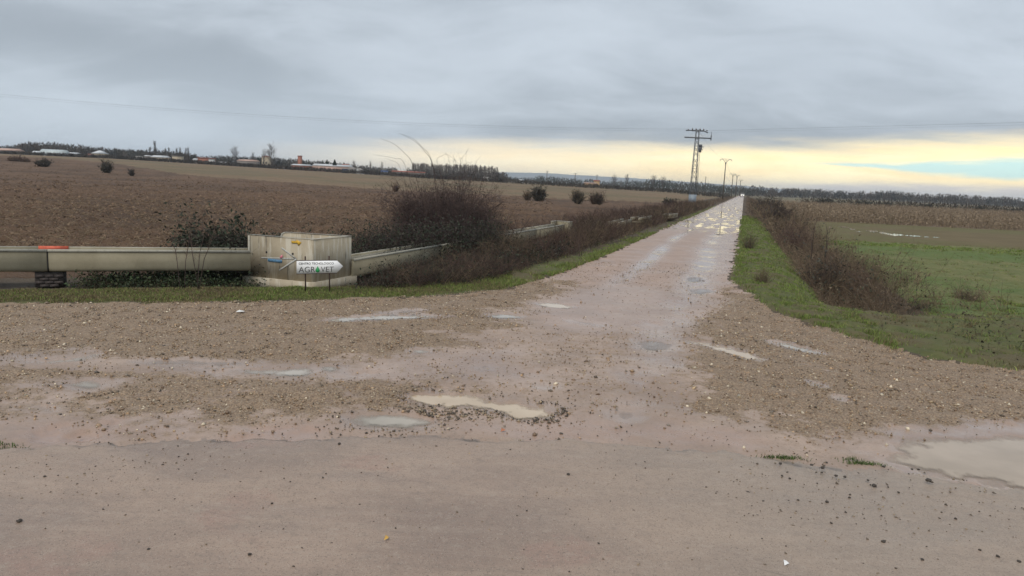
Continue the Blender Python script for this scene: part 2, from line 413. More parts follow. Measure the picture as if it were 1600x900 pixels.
# the left-hand flume line and the right-hand one
FL_A, FL_B = at(-60, 389.5, .62), at(392, 392, .62)
FR_A, FR_B = at(556, 404.5, .40), at(738, 374.5, .40)
def left_of_flume(x, y):
    """metres behind the flume (positive = field side)"""
    k = (FL_B[1]-FL_A[1])/(FL_B[0]-FL_A[0]); a = (y - (FL_A[1] + k*(x-FL_A[0])))/math.hypot(1, k)
    s_, t_ = st_of(x, y); fs, ft = st_of(FR_A[0], FR_A[1]); b_ = ft - t_
    return np.minimum(a, b_)
def h_base(x, y):
    s_, t_ = st_of(x, y); d = np.hypot(x, y); a = np.arctan2(x, y)
    z = np.zeros_like(x)
    zr = sst(s_, 16.5, 21)*(-.95*np.exp(-((t_-3.0)/1.05)**2) - .35*sst(t_, 1.6, 4.5))
    zr += .06*np.exp(-((t_-.6)/.6)**2)*sst(s_, 14, 18)
    z += np.where(t_ > -.2, zr, 0)
    lf = left_of_flume(x, y)
    z += -.16*sst(lf, -1.6, -.4)*(y > 5) + .10*sst(lf, 1.5, 5)*(y > 5)
    z -= .27*np.exp(-(np.hypot(x+5.1, y-17.3)/1.5)**4)
    # the land climbs gently to the village on the left
    amp = np.interp(a, [-1.2, -.62, -.5, -.33, -.2, 0, .2, .27, .33, .4, 1.2], [4.6, 4.6, 4.9, 3.9, 3.1, 2.3, 1.3, .0, .3, 1.2, 1.2])
    z += amp*sst(d, 110, 400)
    z += 6*sst(d, 1500, 3500)*(np.abs(a) < 2)
    return z

# ------------------------------------------------------------------ puddles and marks, measured on the ground
def gp0(*pts): return [tuple(at(px, py)[:2]) for px, py in pts]
def smooth_outline(p, it=2):
    p = np.asarray(p, float)
    for _ in range(it):
        q = np.roll(p, -1, 0); p = np.stack([p*.75+q*.25, p*.25+q*.75], 1).reshape(-1, 2)
    return p
def gp(*pts):
    p = np.asarray(gp0(*pts)); c0 = p.mean(0); return smooth_outline(c0 + (p-c0)*1.14, 2)
PUDDLES = [
 ('tan', gp((640,617),(662,613),(735,614),(762,622),(792,627),(845,629),(861,638),(850,648),(820,654),(797,652),(782,642),(740,637),(700,635),(655,628))),
 ('grey', gp((545,654),(565,645),(610,643),(660,648),(682,657),(668,666),(620,669),(572,666))),
 ('grey', gp((506,498),(560,492),(640,490),(692,492),(690,495),(600,498),(530,502))),
 ('film', gp((572,483),(600,487),(640,481),(668,483),(650,488),(605,490))),
 ('grey', gp((752,493),(785,488),(820,494),(790,498))),
 ('tan', gp((830,474),(858,471),(904,478),(880,482))),
 ('film', gp((878,499),(910,499),(948,506),(930,510))),
 ('grey', gp((632,547),(655,542),(682,547),(660,553))),
 ('grey', gp((380,577),(450,574),(492,573),(484,587),(420,587))),
 ('grey', gp((498,573),(520,568),(538,574),(515,581))),
 ('grey', gp((25,563),(100,560),(140,552),(158,552),(122,564),(60,567))),
 ('grey', gp((98,596),(140,590),(166,597),(150,607),(113,606))),
 ('tan', gp((1060,528),(1110,535),(1150,544),(1200,561),(1170,561),(1118,546))),
 ('grey', gp((1192,529),(1240,536),(1286,550),(1264,552),(1220,541))),
 ('grey', gp((1262,592),(1292,600),(1285,606),(1266,599))),
 ('grey', gp((1302,615),(1327,620),(1320,626),(1304,623))),
 ('murk', gp((1398,712),(1408,697),(1450,688),(1520,683),(1600,682),(1760,690),(1760,800),(1600,762),(1500,740),(1420,725))),
 ('film', gp((946,643),(975,636),(1002,642),(998,656),(963,657))),
 ('film', gp((828,602),(850,598),(874,602),(855,608))),
 ('film', gp((985,531),(1040,530),(1062,546),(1008,549))),
 ('film', gp((735,572),(760,566),(778,573),(755,581))),
 ('film', gp((1070,434),(1096,432),(1092,440),(1075,441))),
 ('film', gp((1078,452),(1112,450),(1118,458),(1085,460))),
 ('film', gp((1045,565),(1066,567),(1060,574),(1044,572))),
 ('film', gp((212,563),(300,560),(380,566),(330,571),(240,569))),
]
def wets():
    L = []
    L.append((gp((0,668),(80,660),(165,668),(180,690),(90,702),(0,702)), .9, .9))
    L.append((gp((370,672),(470,655),(545,662),(560,682),(480,692),(380,692)), .75, .9))
    L.append((gp((160,561),(420,567),(556,571),(540,588),(380,586),(180,570)), .8, .15))
    L.append((gp((60,594),(180,590),(240,600),(160,610),(80,606)), .6, .15))
    L.append((gp((60,625),(110,622),(80,660),(40,662)), .7, .2))
    L.append((gp((0,557),(160,549),(165,556),(60,569),(0,568)), .7, .1))
    L.append((gp((985,640),(1000,560),(990,520),(1060,460),(1090,395),(1130,395),(1110,460),(1050,540),(1030,600),(1020,640)), .72, .2))
    L.append((gp((850,470),(1000,440),(1060,470),(1150,465),(1110,490),(960,520),(870,510)), .45, .5))
    L.append((gp((1085,380),(1145,350),(1150,400),(1130,440),(1075,450)), .6, .2))
    L.append((gp((560,560),(760,540),(860,590),(760,600),(620,600)), .5, .3))
    L.append((gp((1320,690),(1420,670),(1600,660),(1700,670),(1700,790),(1560,760),(1380,735)), .85, .3))
    L.append((gp((700,660),(1060,650),(1200,700),(1080,705),(800,690)), .55, .6))
    L.append((gp((200,655),(320,655),(330,690),(220,695)), .55, .4))
    L.append((gp((640,640),(760,645),(740,660),(640,662)), .6, .2))
    for pl, w_, k in (([(-100,520),(200,516),(420,508),(640,486),(820,455)], 7, .28), ([(-100,545),(250,540),(500,530),(720,505),(900,460)], 6, .22), ([(-100,612),(250,618),(520,600),(760,560),(960,500)], 8, .3), ([(1700,640),(1450,612),(1280,575),(1160,520)], 6, .3), ([(1700,660),(1400,640),(1200,600),(1100,540)], 6, .2)):
        up = [(x, y-w_*.5) for x, y in pl]; dn = [(x, y+w_*.5) for x, y in pl[::-1]]; L.append((gp0(*up, *dn), k, .1))
    return L
GRAV = [  # loose gravel banks
 (gp((-300,462),(0,462),(400,460),(640,455),(830,438),(870,450),(760,482),(720,520),(660,552),(480,566),(200,556),(0,556),(-300,560)), 1.),
 (gp((-300,570),(0,566),(200,570),(380,586),(540,584),(660,556),(740,590),(640,640),(560,632),(480,662),(330,672),(190,696),(150,655),(0,660),(-300,665)), .9),
 (gp((1130,450),(1200,474),(1300,508),(1450,548),(1600,572),(1800,590),(1800,700),(1600,685),(1500,690),(1420,698),(1340,676),(1200,645),(1090,600),(1120,560),(1090,525)), 1.),
 (gp((700,540),(900,510),(1100,520),(1220,640),(1150,665),(1000,650),(870,650),(740,600)), .33),
 (gp((540,600),(660,600),(700,650),(860,625),(890,640),(860,662),(700,670),(540,670)), .55),
]
REDA = [gp((270,810),(340,795),(380,820),(320,835)), gp((360,850),(430,842),(470,860),(400,870)), gp((130,860),(200,850),(220,880),(140,890)), gp((0,870),(100,880),(120,920),(0,920)),
        gp((790,860),(900,850),(960,880),(840,900)), gp((520,730),(600,715),(640,735),(560,750)), gp((330,790),(420,770),(440,790),(350,800))]

# ------------------------------------------------------------------ terrain grid: one sheet, cut into its surfaces
def build_terrain():
    r1 = np.exp(np.arange(math.log(2.2), math.log(90), .0075)); r2 = np.exp(np.arange(math.log(90)+.0075, math.log(7000), .03))
    rr = np.concatenate([[.3, 1.2], r1, r2[r2 < 6300]])
    a1 = np.arange(-.86, .8601, .0023); a2 = np.linspace(.8601+.05, 2*np.pi-.86-.05, 46)
    aa = np.concatenate([a1, a2]); na, nr = len(aa), len(rr)
    Rg, Ag = np.meshgrid(rr, aa, indexing='ij')
    x = (Rg*np.sin(Ag)).ravel(); y = (Rg*np.cos(Ag)).ravel()
    z = h_base(x, y); d = np.hypot(x, y)
    s_, t_ = st_of(x, y)
    # near mask for the detailed work
    nm = (d < 60) & (np.abs(np.arctan2(x, y)) < .9)
    X_, Y_ = x[nm], y[nm]
    wob = .12*fbm(X_*1.3, Y_*1.3, 4); wob2 = .05*fbm(X_*6, Y_*6, 3)
    sdD = np.full(x.shape, 5.); sdD = poly_sd(x, y, DIRT)
    n_edge = np.zeros_like(x); n_edge[nm] = wob + wob2
    sdDn = sdD + n_edge*2.2
    ae = y - asph_edge(x); ae[nm] += wob*.8 + wob2*1.1
    is_asph = (ae < 0) & (x > -70) & (x < 70) & (y > -9)
    lf = left_of_flume(x, y)
    gravel = np.zeros_like(x); wet = np.zeros_like(x); red = np.zeros_like(x)
    gv = np.zeros(X_.shape); wv = np.zeros(X_.shape); rv = np.zeros(X_.shape)
    nz = fbm(X_*1.1+4, Y_*1.1, 5, .6)
    for poly, k in GRAV:
        sd_ = poly_sd_near(X_, Y_, poly, 2.5); gv = np.maximum(gv, k*(1-sst(sd_ + .85*nz, -.85, .75)))
    for poly, k, rk in wets():
        sd_ = poly_sd_near(X_, Y_, poly, 2.); q = 1-sst(sd_ + .4*nz, -.42, .36)
        wv = np.maximum(wv, k*q); rv = np.maximum(rv, rk*q); gv = gv*(1-min(.85, 1.05*k)*q)
    for poly in REDA:
        sd_ = poly_sd_near(X_, Y_, poly, 1.); rv = np.maximum(rv, 1-sst(sd_ + .18*nz, -.2, .22))
    wv = np.maximum(wv, .35*sst(fbm(X_*.55, Y_*1.2+9, 5, .6), .0, .7)*(1-gv))
    # wheel tracks on the track itself
    ss_, tt_ = st_of(X_, Y_)
    for tc_ in (-1.25, -3.05):
        wv = np.maximum(wv, (.85+.5*fbm(ss_*.22, tt_*.5+tc_, 4))*np.exp(-((tt_-tc_+.15*np.sin(ss_*.21))/(.55 if tc_ > -2 else .34))**2)*sst(ss_, 13, 20))
    rv = np.maximum(rv, .7*sst(ss_, 14, 20)*(np.abs(tt_+2.4) < 2.6))
    # small relief
    rel = .022*fbm(X_*.8, Y_*.8+3, 3) + .008*fbm(X_*4, Y_*4, 4) + gv*(.010*np.abs(fbm(X_*9, Y_*9, 3)) + .012*fbm(X_*3, Y_*3, 2))
    rel += -.03*sst(wv, .5, .9)
    pd = np.full(X_.shape, 9.); basin = np.zeros(X_.shape)
    sds = []
    for kind, poly in PUDDLES:
        sd_ = poly_sd_near(X_, Y_, poly, 1.0); sc_ = np.sqrt(max(np.ptp(np.asarray(poly)[:, 0])*np.ptp(np.asarray(poly)[:, 1]), .01))
        sd2 = sd_ + .085*min(1.2, sc_)*fbm(X_*5.5, Y_*5.5, 4, .6) + .08*min(1.6, sc_)*fbm(X_*1.7+8, Y_*1.7, 2)
        dep = {'film': .026, 'grey': .05, 'tan': .06, 'murk': .035}[kind]; basin = np.maximum(basin, dep*(1-sst(sd2, -.30, .12)))
        sds.append(sd2); pd = np.minimum(pd, sd2)
    rel = rel*(.25+.75*sst(pd, .0, .5)) - basin
    gv = gv*sst(pd, -.02, .06)
    wv = np.maximum(wv, .75*(1-sst(pd, .0, .16)))
    onasph = is_asph[nm]
    rel_as = .035 + .004*fbm(X_*1.1, Y_*1.1, 3) - .03*sst(ae[nm], -.10, .0)
    soft = sst(X_, 2.0, 3.0); rel_as = rel_as*(1-soft) + soft*(.035*(1-sst(ae[nm], -.7, .02)) + rel*sst(ae[nm], -.5, 0))
    z0 = z[nm]
    ind = (sdDn[nm] < 0)
    off = ~ind
    reln = np.where(onasph, rel_as, np.where(ind, rel, 0))
    # grass verge, banks
    tuft = .05*fbm(X_*2.4, Y_*2.4, 4)
    reln = np.where(off, tuft*np.where(X_ < 0, .45, 1) + np.where(X_ < 0, -.02, .05)*sst(sdDn[nm], 0, .5), reln)
    z[nm] = z0 + reln
    gravel[nm] = np.where(onasph, 0, gv); wet[nm] = wv; red[nm] = rv
    # the far part of the track: rutted, standing water in the ruts
    fr = (sdDn < 0) & (~is_asph) & (s_ > 30) & (t_ < 0.) & (t_ > -4.7)
    rut = np.zeros_like(x)
    k_ = sst(s_, 34, 56)
    rut[fr] = (.45*fbm(s_[fr]*.11, t_[fr]*1.7, 4, .6) + .55*fbm(s_[fr]*.42, t_[fr]*1.9+5, 4, .65))*.07
    z[fr] += (rut*k_)[fr]; wet[fr] = np.maximum(wet[fr], .7*k_[fr]); red[fr] = .6
    # plough clods
    pl = (lf > 2.0) & (y > 8) & (t_ < -8.5) & (d < 500) & (sdD > 0)
    xp, yp = x[pl], y[pl]
    fade = 1-sst(d[pl], 150, 400)
    cl = (1-np.abs(fbm(xp*.75, yp*1.1, 3, .6)))**2
    fu_ = yp - (FL_B[1]-FL_A[1])/(FL_B[0]-FL_A[0])*xp
    z[pl] += .05*fade*np.sin(2*np.pi*fu_/1.15 + 1.6*fbm(xp*.15, yp*.15, 2))*sst(lf[pl], 2, 4)
    z[pl] += fade*(.17*(cl-.5) + .10*fbm(xp*2.3, yp*2.6, 3)*(1-sst(d[pl], 30, 90)))*sst(lf[pl], 2, 4)
    md = (t_ > 5) & (s_ > 13) & (y < 46)
    z[md] += .06*fbm(x[md]*1.2, y[md]*1.2, 3)
    # regions
    nze = np.zeros_like(x); nze[d < 400] = fbm(x[d < 400]*.06, y[d < 400]*.06, 3)
    reg = np.full(x.shape, 9)
    reg[(d < 420)] = 8
    left = (t_ < -2.5) & (y > 0)
    right = (t_ >= -2.5) & (y > 0)
    reg[left & (lf > 1.6) & (d < 420)] = 3
    bnd = 132 + 26*sst(-np.arctan2(x, y), .1, .35) + 90*sst(-np.arctan2(x, y), .38, .55) + nze*6
    reg[left & (lf > 1.6) & (y > bnd) & (d < 420)] = 4
    reg[left & (lf <= 1.6)] = 8
    reg[left & (t_ > -9.5) & (s_ > 12) & (lf <= 2.5)] = 8
    vl = 1.5 + 1.0*(x < 0)
    reg[left & (sdD > 0) & (sdD < np.where(x < -3.9, 1.9, np.where(s_ > 24, np.where(s_ > 32, .0, .55), 1.2)) + n_edge*2)] = 2
    reg[right & (t_ > 4.6)] = 5
    reg[right & (t_ <= 4.6) & (s_ > 19)] = 8
    reg[right & (sdD > 0) & ((t_ < 2.1 - .014*np.clip(s_-20, 0, 60)) | (s_ < 19.8)) & (s_ < 75)] = 2
    reg[right & (t_ > 4.6) & (y + .12*(x-25) > 46 + nze*1.5)] = 6
    reg[right & (t_ > 4.6) & (y + .03*(x-30) > 82 + nze*1.5)] = 7
    reg[right & (t_ > 4.6) & (y > 185)] = 9
    reg[(sdDn < 0) & (y > -70)] = 1
    reg[is_asph] = 0
    reg[d > 420] = 9
    reg[(sdDn < 0) & (s_ > 12) & (d < 1500)] = 1
    # faces
    i = np.arange(nr-1)[:, None]*na; j = np.arange(na)[None, :]; j2 = (j+1) % na
    Q = np.stack([(i+j), (i+na+j), (i+na+j2), (i+j2)], -1).reshape(-1, 4)[:, ::-1]
    fr_ = reg[Q[:, 0]]
    V = np.stack([x, y, z], 1)
    names = ['asphalt_road', 'dirt_road', 'grass_verge', 'ploughed_field', 'stubble_field', 'meadow', 'wet_field', 'maize_field_ground', 'bank_ground', 'ground']
    mats = [M_asph, M_dirt, M_verge, M_plough, M_stub, M_mead, M_wetf, M_maiz, M_bank, M_farg]
    for k, nme in enumerate(names):
        q = Q[fr_ == k]
        if not len(q): continue
        u, inv = np.unique(q, return_inverse=True)
        at_ = dict(gravel=gravel[u], wet=wet[u]*np.where((k == 0) & (x[u] > 3.0), .35, 1.), red=red[u], seam=(1-sst(np.abs(ae[u]+.035), .012, .05))*(x[u] < 3.0)) if k < 2 else None
        o = mk(nme, V[u], [inv.reshape(q.shape)], mats[k], attrs=at_, smooth=True, kind='structure')
    # puddles: level sheets lying in the hollows
    full = np.full(x.shape, 9.); cnt = len(sds)
    for (kind, poly), sd2 in zip(PUDDLES, sds):
        full[:] = 9.; full[nm] = sd2
        base = h_base(np.array([np.mean([p[0] for p in poly])]), np.array([np.mean([p[1] for p in poly])]))[0]
        lev = base - .009 - .0005*cnt; cnt -= 1
        vsel = (full < .16) & (z < lev + .02)
        q = Q[(vsel[Q]).all(1) & (z[Q].min(1) < lev)]
        if not len(q): continue
        u, inv = np.unique(q, return_inverse=True)
        VV = V[u].copy(); VV[:, 2] = lev
        mk('puddle_water', VV, [inv.reshape(q.shape)], {'tan': M_tan, 'grey': M_greyw, 'film': M_film, 'murk': M_murk}[kind], attrs=dict(depth=np.clip(lev-z[u], 0, 1)), smooth=True, kind='structure')
    lev = -.006
    ok = fr & (z < lev + .02) & (s_ < 420) & (s_ > 44)
    q = Q[ok[Q].all(1) & (z[Q].min(1) < lev)]
    if len(q):
        u, inv = np.unique(q, return_inverse=True); VV = V[u].copy(); VV[:, 2] = lev
        mk('rut_water', VV, [inv.reshape(q.shape)], M_greyw, attrs=dict(depth=np.clip(lev-z[u], 0, 1)), smooth=True, kind='structure')
    return dict(X=X_, Y=Y_, g=gv)
build_terrain()

# flood pools in the sodden field
def pool(pts, z, name='field_pool_water'):
    p = [at(px, py, z) for px, py in pts]
    b = MB(); c0 = np.mean(p, 0)
    n = len(p); V = p + [c0]; F = [(i, (i+1) % n, n) for i in range(n)]
    o = mk(name, np.array(V), [np.array(F)], M_greyw, attrs=dict(depth=np.full(len(V), .1)), kind='structure'); return o
def blotch(x0, y0, x1, y1, h0, h1, n=14):
    """ragged long outline in picture terms"""
    up, dn = [], []
    for i in range(n+1):
        k = i/n; x = x0+(x1-x0)*k; y = y0+(y1-y0)*k; w = 1.6*(h0 + (h1-h0)*k)*(.4+.9*random.random())*math.sin(math.pi*min(1, max(0, .06+.88*k)))
        up.append((x, y-w)); dn.append((x, y+w))
    return up + dn[::-1]
ZP = -.335
for q_ in ((1311, 354, 1326, 355.5, .8, .9), (1326, 357, 1338, 359, .9, .7), (1352, 360.2, 1372, 362, .9, 1.2), (1373, 363, 1392, 365.5, 1.2, 1.0), (1386, 366.5, 1412, 367.2, .9, 1.1), (1414, 367.8, 1440, 369.3, 1.0, .5), (1444, 370, 1452, 370.3, .5, .4), (1294, 355, 1300, 355.5, .8, .8), (1458, 370.6, 1468, 371, .4, .3), (1336, 361.5, 1346, 362, .4, .4)):
    pool(blotch(*q_), ZP)

# ------------------------------------------------------------------ scattering helpers
OCT = np.array([[1,0,0],[-1,0,0],[0,1,0],[0,-1,0],[0,0,1],[0,0,-1]], float)
OCF = np.array([[0,2,4],[2,1,4],[1,3,4],[3,0,4],[2,0,5],[1,2,5],[3,1,5],[0,3,5]])
def rocks(P, size, cols, name, mat, flat=.65, kind='stuff'):
    n = len(P); v = OCT[None]*(.7+.6*rng.random((n, 6, 1)))
    v = v + .25*rng.standard_normal((n, 6, 3))*.6
    a = rng.random(n)*2*np.pi; tilt = rng.standard_normal(n)*.35
    ca, sa, ct, s2 = np.cos(a), np.sin(a), np.cos(tilt), np.sin(tilt)
    sx = size[:, None]*np.array([1., .75, flat])[None]*(.8+.4*rng.random((n, 3)))
    v = v*sx[:, None, :]
    x = v[..., 0]*ct[:, None] - v[..., 2]*s2[:, None]; zz = v[..., 0]*s2[:, None] + v[..., 2]*ct[:, None]
    xx = x*ca[:, None] - v[..., 1]*sa[:, None]; yy = x*sa[:, None] + v[..., 1]*ca[:, None]
    V = np.stack([xx, yy, zz], -1) + P[:, None, :]
    F = (np.arange(n)*6)[:, None, None] + OCF[None]
    return mk(name, V.reshape(-1, 3), [F.reshape(-1, 3)], mat, col=np.repeat(cols, 6, 0), kind=kind)
def pick(cols, n, jitter=.18):
    cols = np.array(cols); c_ = cols[rng.integers(0, len(cols), n)]
    return np.clip(c_*(1 + jitter*rng.standard_normal((n, 1))), .01, 1)
def blades(P, h, w, cols, lean=.5, bend=.5):
    """grass blades: two-segment tapering strips; returns V, F3, F4, col"""
    n = len(P); a = rng.random(n)*2*np.pi; la = rng.random(n)*2*np.pi
    sx = np.stack([np.cos(a), np.sin(a), np.zeros(n)], 1)*w[:, None]
    ld = np.stack([np.cos(la), np.sin(la), np.zeros(n)], 1)*(h*lean*rng.random(n))[:, None]
    mid = P + ld*.4 + np.array([0, 0, 1.])*(h*.6)[:, None]
    tip = P + ld*(1+bend) + np.array([0, 0, 1.])*(h*(1-.25*rng.random(n)))[:, None]
    V = np.stack([P-sx*.5, P+sx*.5, mid+sx*.35, mid-sx*.35, tip], 1).reshape(-1, 3)
    b = np.arange(n)*5
    return V, np.stack([b+3, b+2, b+4], 1), np.stack([b, b+1, b+2, b+3], 1), np.repeat(cols, 5, 0)
def twigs(P, D, L, w, cols, seg=2, droop=.3, jit=.25, taper=.35):
    """three-sided tapering stems starting at P along D"""
    n = len(P); D = D/np.linalg.norm(D, axis=1, keepdims=True)
    pts = [P]; d = D.copy(); stp = (L/seg)[:, None]
    for i in range(seg):
        d = d + jit*rng.standard_normal((n, 3)); d[:, 2] -= droop*i/seg
        d /= np.linalg.norm(d, axis=1, keepdims=True); pts.append(pts[-1] + d*stp)
    a = np.cross(D, np.array([.31, .17, .93])); a /= np.linalg.norm(a, axis=1, keepdims=True)+1e-9; b = np.cross(D, a)
    rings = []
    for i, p in enumerate(pts):
        r = (w*(1-(1-taper)*i/seg))[:, None]
        for k in range(3):
            q = 2*np.pi*k/3; rings.append(p + r*(math.cos(q)*a + math.sin(q)*b))
    V = np.stack(rings, 1); nv = 3*(seg+1)
    f = []
    for i in range(seg):
        for k in range(3):
            f.append([i*3+k, i*3+(k+1) % 3, (i+1)*3+(k+1) % 3, (i+1)*3+k])
    F = (np.arange(n)*nv)[:, None, None] + np.array(f)[None]
    return V.reshape(-1, 3), F.reshape(-1, 4), np.repeat(cols, nv, 0), np.stack(pts, 1)
def leaves(P, size, cols, flat=0.):
    n = len(P); a = rng.standard_normal((n, 3)); a[:, 2] *= (1-flat); a /= np.linalg.norm(a, axis=1, keepdims=True)
    b = np.cross(a, rng.standard_normal((n, 3))); b /= np.linalg.norm(b, axis=1, keepdims=True)
    s = size[:, None]
    V = np.stack([P-a*s*.7, P+b*s*.35, P+a*s*.7, P-b*s*.35], 1).reshape(-1, 3)
    F = (np.arange(n)*4)[:, None] + np.arange(4)[None]
    return V, F, np.repeat(cols, 4, 0)
class Acc:
    def __init__(s): s.V = []; s.F = []; s.C = []; s.n = 0
    def add(s, V, F, C_):
        for f in (F if isinstance(F, list) else [F]): s.F.append(f + s.n)
        s.V.append(V); s.C.append(C_); s.n += len(V)
    def build(s, name, mat, parent=None, kind=None, off=(0, 0, 0)):
        f3 = [f for f in s.F if f.shape[1] == 3]; f4 = [f for f in s.F if f.shape[1] == 4]
        F = ([np.concatenate(f3)] if f3 else []) + ([np.concatenate(f4)] if f4 else [])
        return mk(name, np.concatenate(s.V)-np.array(off), F, mat, parent, col=np.concatenate(s.C), kind=kind)

# ------------------------------------------------------------------ loose gravel
def ground_stones():
    n = 420000
    x = rng.uniform(-12, 10, n); y = rng.uniform(6.0, 24, n)
    keep = (np.abs(np.arctan2(x, y)) < .75)
    x, y = x[keep], y[keep]
    sdD = poly_sd(x, y, DIRT)
    gv = np.zeros(x.shape); nz = fbm(x*1.1+4, y*1.1, 5, .6)
    for poly, k in GRAV:
        sd_ = poly_sd_near(x, y, poly, 2.5); gv = np.maximum(gv, k*(1-sst(sd_ + .85*nz, -.85, .75)))
    for poly, k, rk in wets():
        sd_ = poly_sd_near(x, y, poly, 2.); gv *= 1-min(.9, 1.1*k)*(1-sst(sd_ + .4*nz, -.42, .36))
    wetk = np.zeros(x.shape)
    for poly, k, rk in wets(): wetk = np.maximum(wetk, 1-sst(poly_sd_near(x, y, poly, 1.), -.2, .2))
    pd = np.full(x.shape, 9.)
    for kind, poly in PUDDLES: pd = np.minimum(pd, poly_sd_near(x, y, poly, 1.))
    gv = np.maximum(gv, (.13+.16*sst(fbm(x*1.4+7, y*1.4, 4), -.2, .6))*(1-.8*wetk))
    ok = (sdD < .1) & (y > asph_edge(x)+.08) & (pd > -.05) & (rng.random(x.shape) < (gv*(.45+.55*sst(fbm(x*2.2, y*2.2, 3), -.5, .5)))*.62)
    x, y = x[ok], y[ok]; n = len(x)
    size = np.exp(rng.normal(math.log(.0095), .42, n)); size = np.clip(size*np.where(rng.random(n) < .04, 1.9, 1), .004, .035)
    z = h_base(x, y) + .005 + .022*fbm(x*.8, y*.8+3, 3)
    cols = pick([(.25,.165,.10), (.34,.228,.142), (.40,.27,.16), (.16,.115,.075), (.10,.075,.053), (.36,.275,.18), (.25,.20,.15), (.32,.235,.14), (.20,.13,.08), (.55,.47,.35)], n, .2)
    rocks(np.stack([x, y, z], 1), size, cols, 'loose_gravel', M_stone)
    return n
ground_stones()
def dark_chips():
    PS, SZ = [], []
    def ring(poly, n, spread, lo, hi, off=0.):
        poly = np.asarray(poly); i = rng.integers(0, len(poly), n); k = rng.random(n)[:, None]
        p = poly[i]*(1-k) + poly[(i+1) % len(poly)]*k
        c0 = poly.mean(0); dirn = p-c0; dirn /= np.linalg.norm(dirn, axis=1, keepdims=True)
        p = p + dirn*np.abs(rng.normal(.04, spread, n))[:, None] + rng.normal(0, .03, (n, 2))
        PS.append(p); SZ.append(np.clip(np.exp(rng.normal(math.log((lo+hi)/2), .45, n)), lo*.5, hi*1.4))
    P0, P1 = PUDDLES[0][1], PUDDLES[1][1]
    ring(P0, 190, .24, .005, .016); ring(P1, 230, .22, .005, .016)
    def blob(poly, n, lo, hi):
        poly = np.asarray(poly); l, h = poly.min(0), poly.max(0); q = rng.uniform(l, h, (n*3, 2)); q = q[poly_sd(q[:, 0], q[:, 1], poly) < 0][:n]
        PS.append(q); SZ.append(np.clip(np.exp(rng.normal(math.log((lo+hi)/2), .5, len(q))), lo*.5, hi*1.5))
    blob(gp((640,632),(780,640),(790,655),(700,658),(640,650)), 260, .007, .018)
    blob(gp((840,625),(895,640),(860,665),(800,660)), 240, .007, .018)
    blob(gp((530,600),(660,590),(680,615),(560,630)), 260, .006, .014)
    blob(gp((0,700),(260,690),(400,705),(330,760),(0,800)), 200, .004, .008)
    blob(gp((0,700),(1600,770),(1600,900),(0,900)), 420, .0035, .008)
    blob(gp((1180,700),(1420,735),(1600,790),(1500,850),(1150,830)), 260, .004, .011)
    blob(gp((640,680),(1100,660),(1160,720),(1000,740),(640,720)), 160, .004, .009)
    blob(gp((700,540),(1080,500),(1150,620),(800,640)), 170, .004, .009)
    P = np.concatenate(PS); S = np.concatenate(SZ); x, y = P[:, 0], P[:, 1]
    pd = np.full(x.shape, 9.)
    for kind, poly in PUDDLES: pd = np.minimum(pd, poly_sd_near(x, y, poly, 1.))
    ok = pd > -.02; P, S, x, y = P[ok], S[ok], x[ok], y[ok]
    z = h_base(x, y) + np.where(y < asph_edge(x), .036, .004)
    rocks(np.stack([x, y, z], 1), S, pick([(.08,.062,.045), (.12,.092,.066), (.17,.13,.09), (.24,.185,.125), (.30,.23,.15), (.055,.044,.035)], len(x), .2), 'scattered_grit', M_stone)
dark_chips()

M_clod = simple('dark_wet_clod', (.055, .043, .033), .5, .35, 60, bump=.3)
def clods():
    """the bigger lumps of mud dropped on the asphalt"""
    import bmesh
    meshes = []
    for k in range(4):
        bm = bmesh.new(); bmesh.ops.create_icosphere(bm, subdivisions=2, radius=1.)
        for v in bm.verts:
            f = 1 + .42*float(pn(np.array([v.co.x*1.5+7*k]), np.array([v.co.y*1.5+v.co.z*1.1]))[0]); v.co *= f; v.co.z *= .62
        me = bpy.data.meshes.new('mud_clod'); bm.to_mesh(me); bm.free(); me.materials.append(M_clod); meshes.append(me)
    spots = [(1219,725,5),(1268,727,5),(1285,732,6),(1284,739,4),(1306,744,5),(1320,746,5),(1356,751,4),(1366,760,7),(1451,752,8),(1380,847,6),(1327,778,4),(1292,785,5),(1404,770,4),(1222,744,4),(1234,748,4),
             (1247,782,4),(1381,730,5),(1425,734,4),(1435,734,4),(1493,811,4),(1441,875,5),(1559,870,5),(1592,878,5),(1531,860,4),(1299,818,4),(30,815,7),(888,742,6),(390,867,6),(232,859,5),(70,745,4),(425,787,4),(530,694,5),(95,648,4)]
    for i, (px, py, sz) in enumerate(spots):
        p = at(px, py, .035); r = sz/2*np.linalg.norm(p-[0, 0, CAM_H])/FPX*.95
        o = bpy.data.objects.new('mud_clod', meshes[i % 4]); COL.objects.link(o)
        o.location = (p[0], p[1], p[2]+r*.4); o.scale = (r, r, r); o.rotation_euler = (0, 0, rng.random()*6)
        tag(o, 'dark wet lump of mud dropped on the asphalt', 'mud clod', 'mud clods dropped on the asphalt')
clods()
M_white = simple('white_paint', (.78, .78, .77), .5, .04, 3)
def flat_scrap(name, px, py, w, h, mat, label, cat, z=.04):
    p = at(px, py, z); k = np.linalg.norm(p-[0, 0, CAM_H])/FPX; b = MB(p)
    a, c_ = w*k/2, h*k*2.2
    b.add([p+[-a, -c_, 0], p+[a, -c_*.6, .012], p+[a*.9, c_, .004], p+[-a*.7, c_*.8, .02], p+[0, .1*c_, .022]], [(0,1,4), (1,2,4), (2,3,4), (3,0,4)])
    o = b.build(name, mat); o.location = p; tag(o, label, cat)
flat_scrap('litter_scrap', 376, 487, 11, 2, M_white, 'scrap of white litter on the gravel below the flume', 'litter', .03)
flat_scrap('paper_scrap', 1228, 881, 7, 2, M_white, 'tiny white paper scrap lying on the asphalt', 'litter')
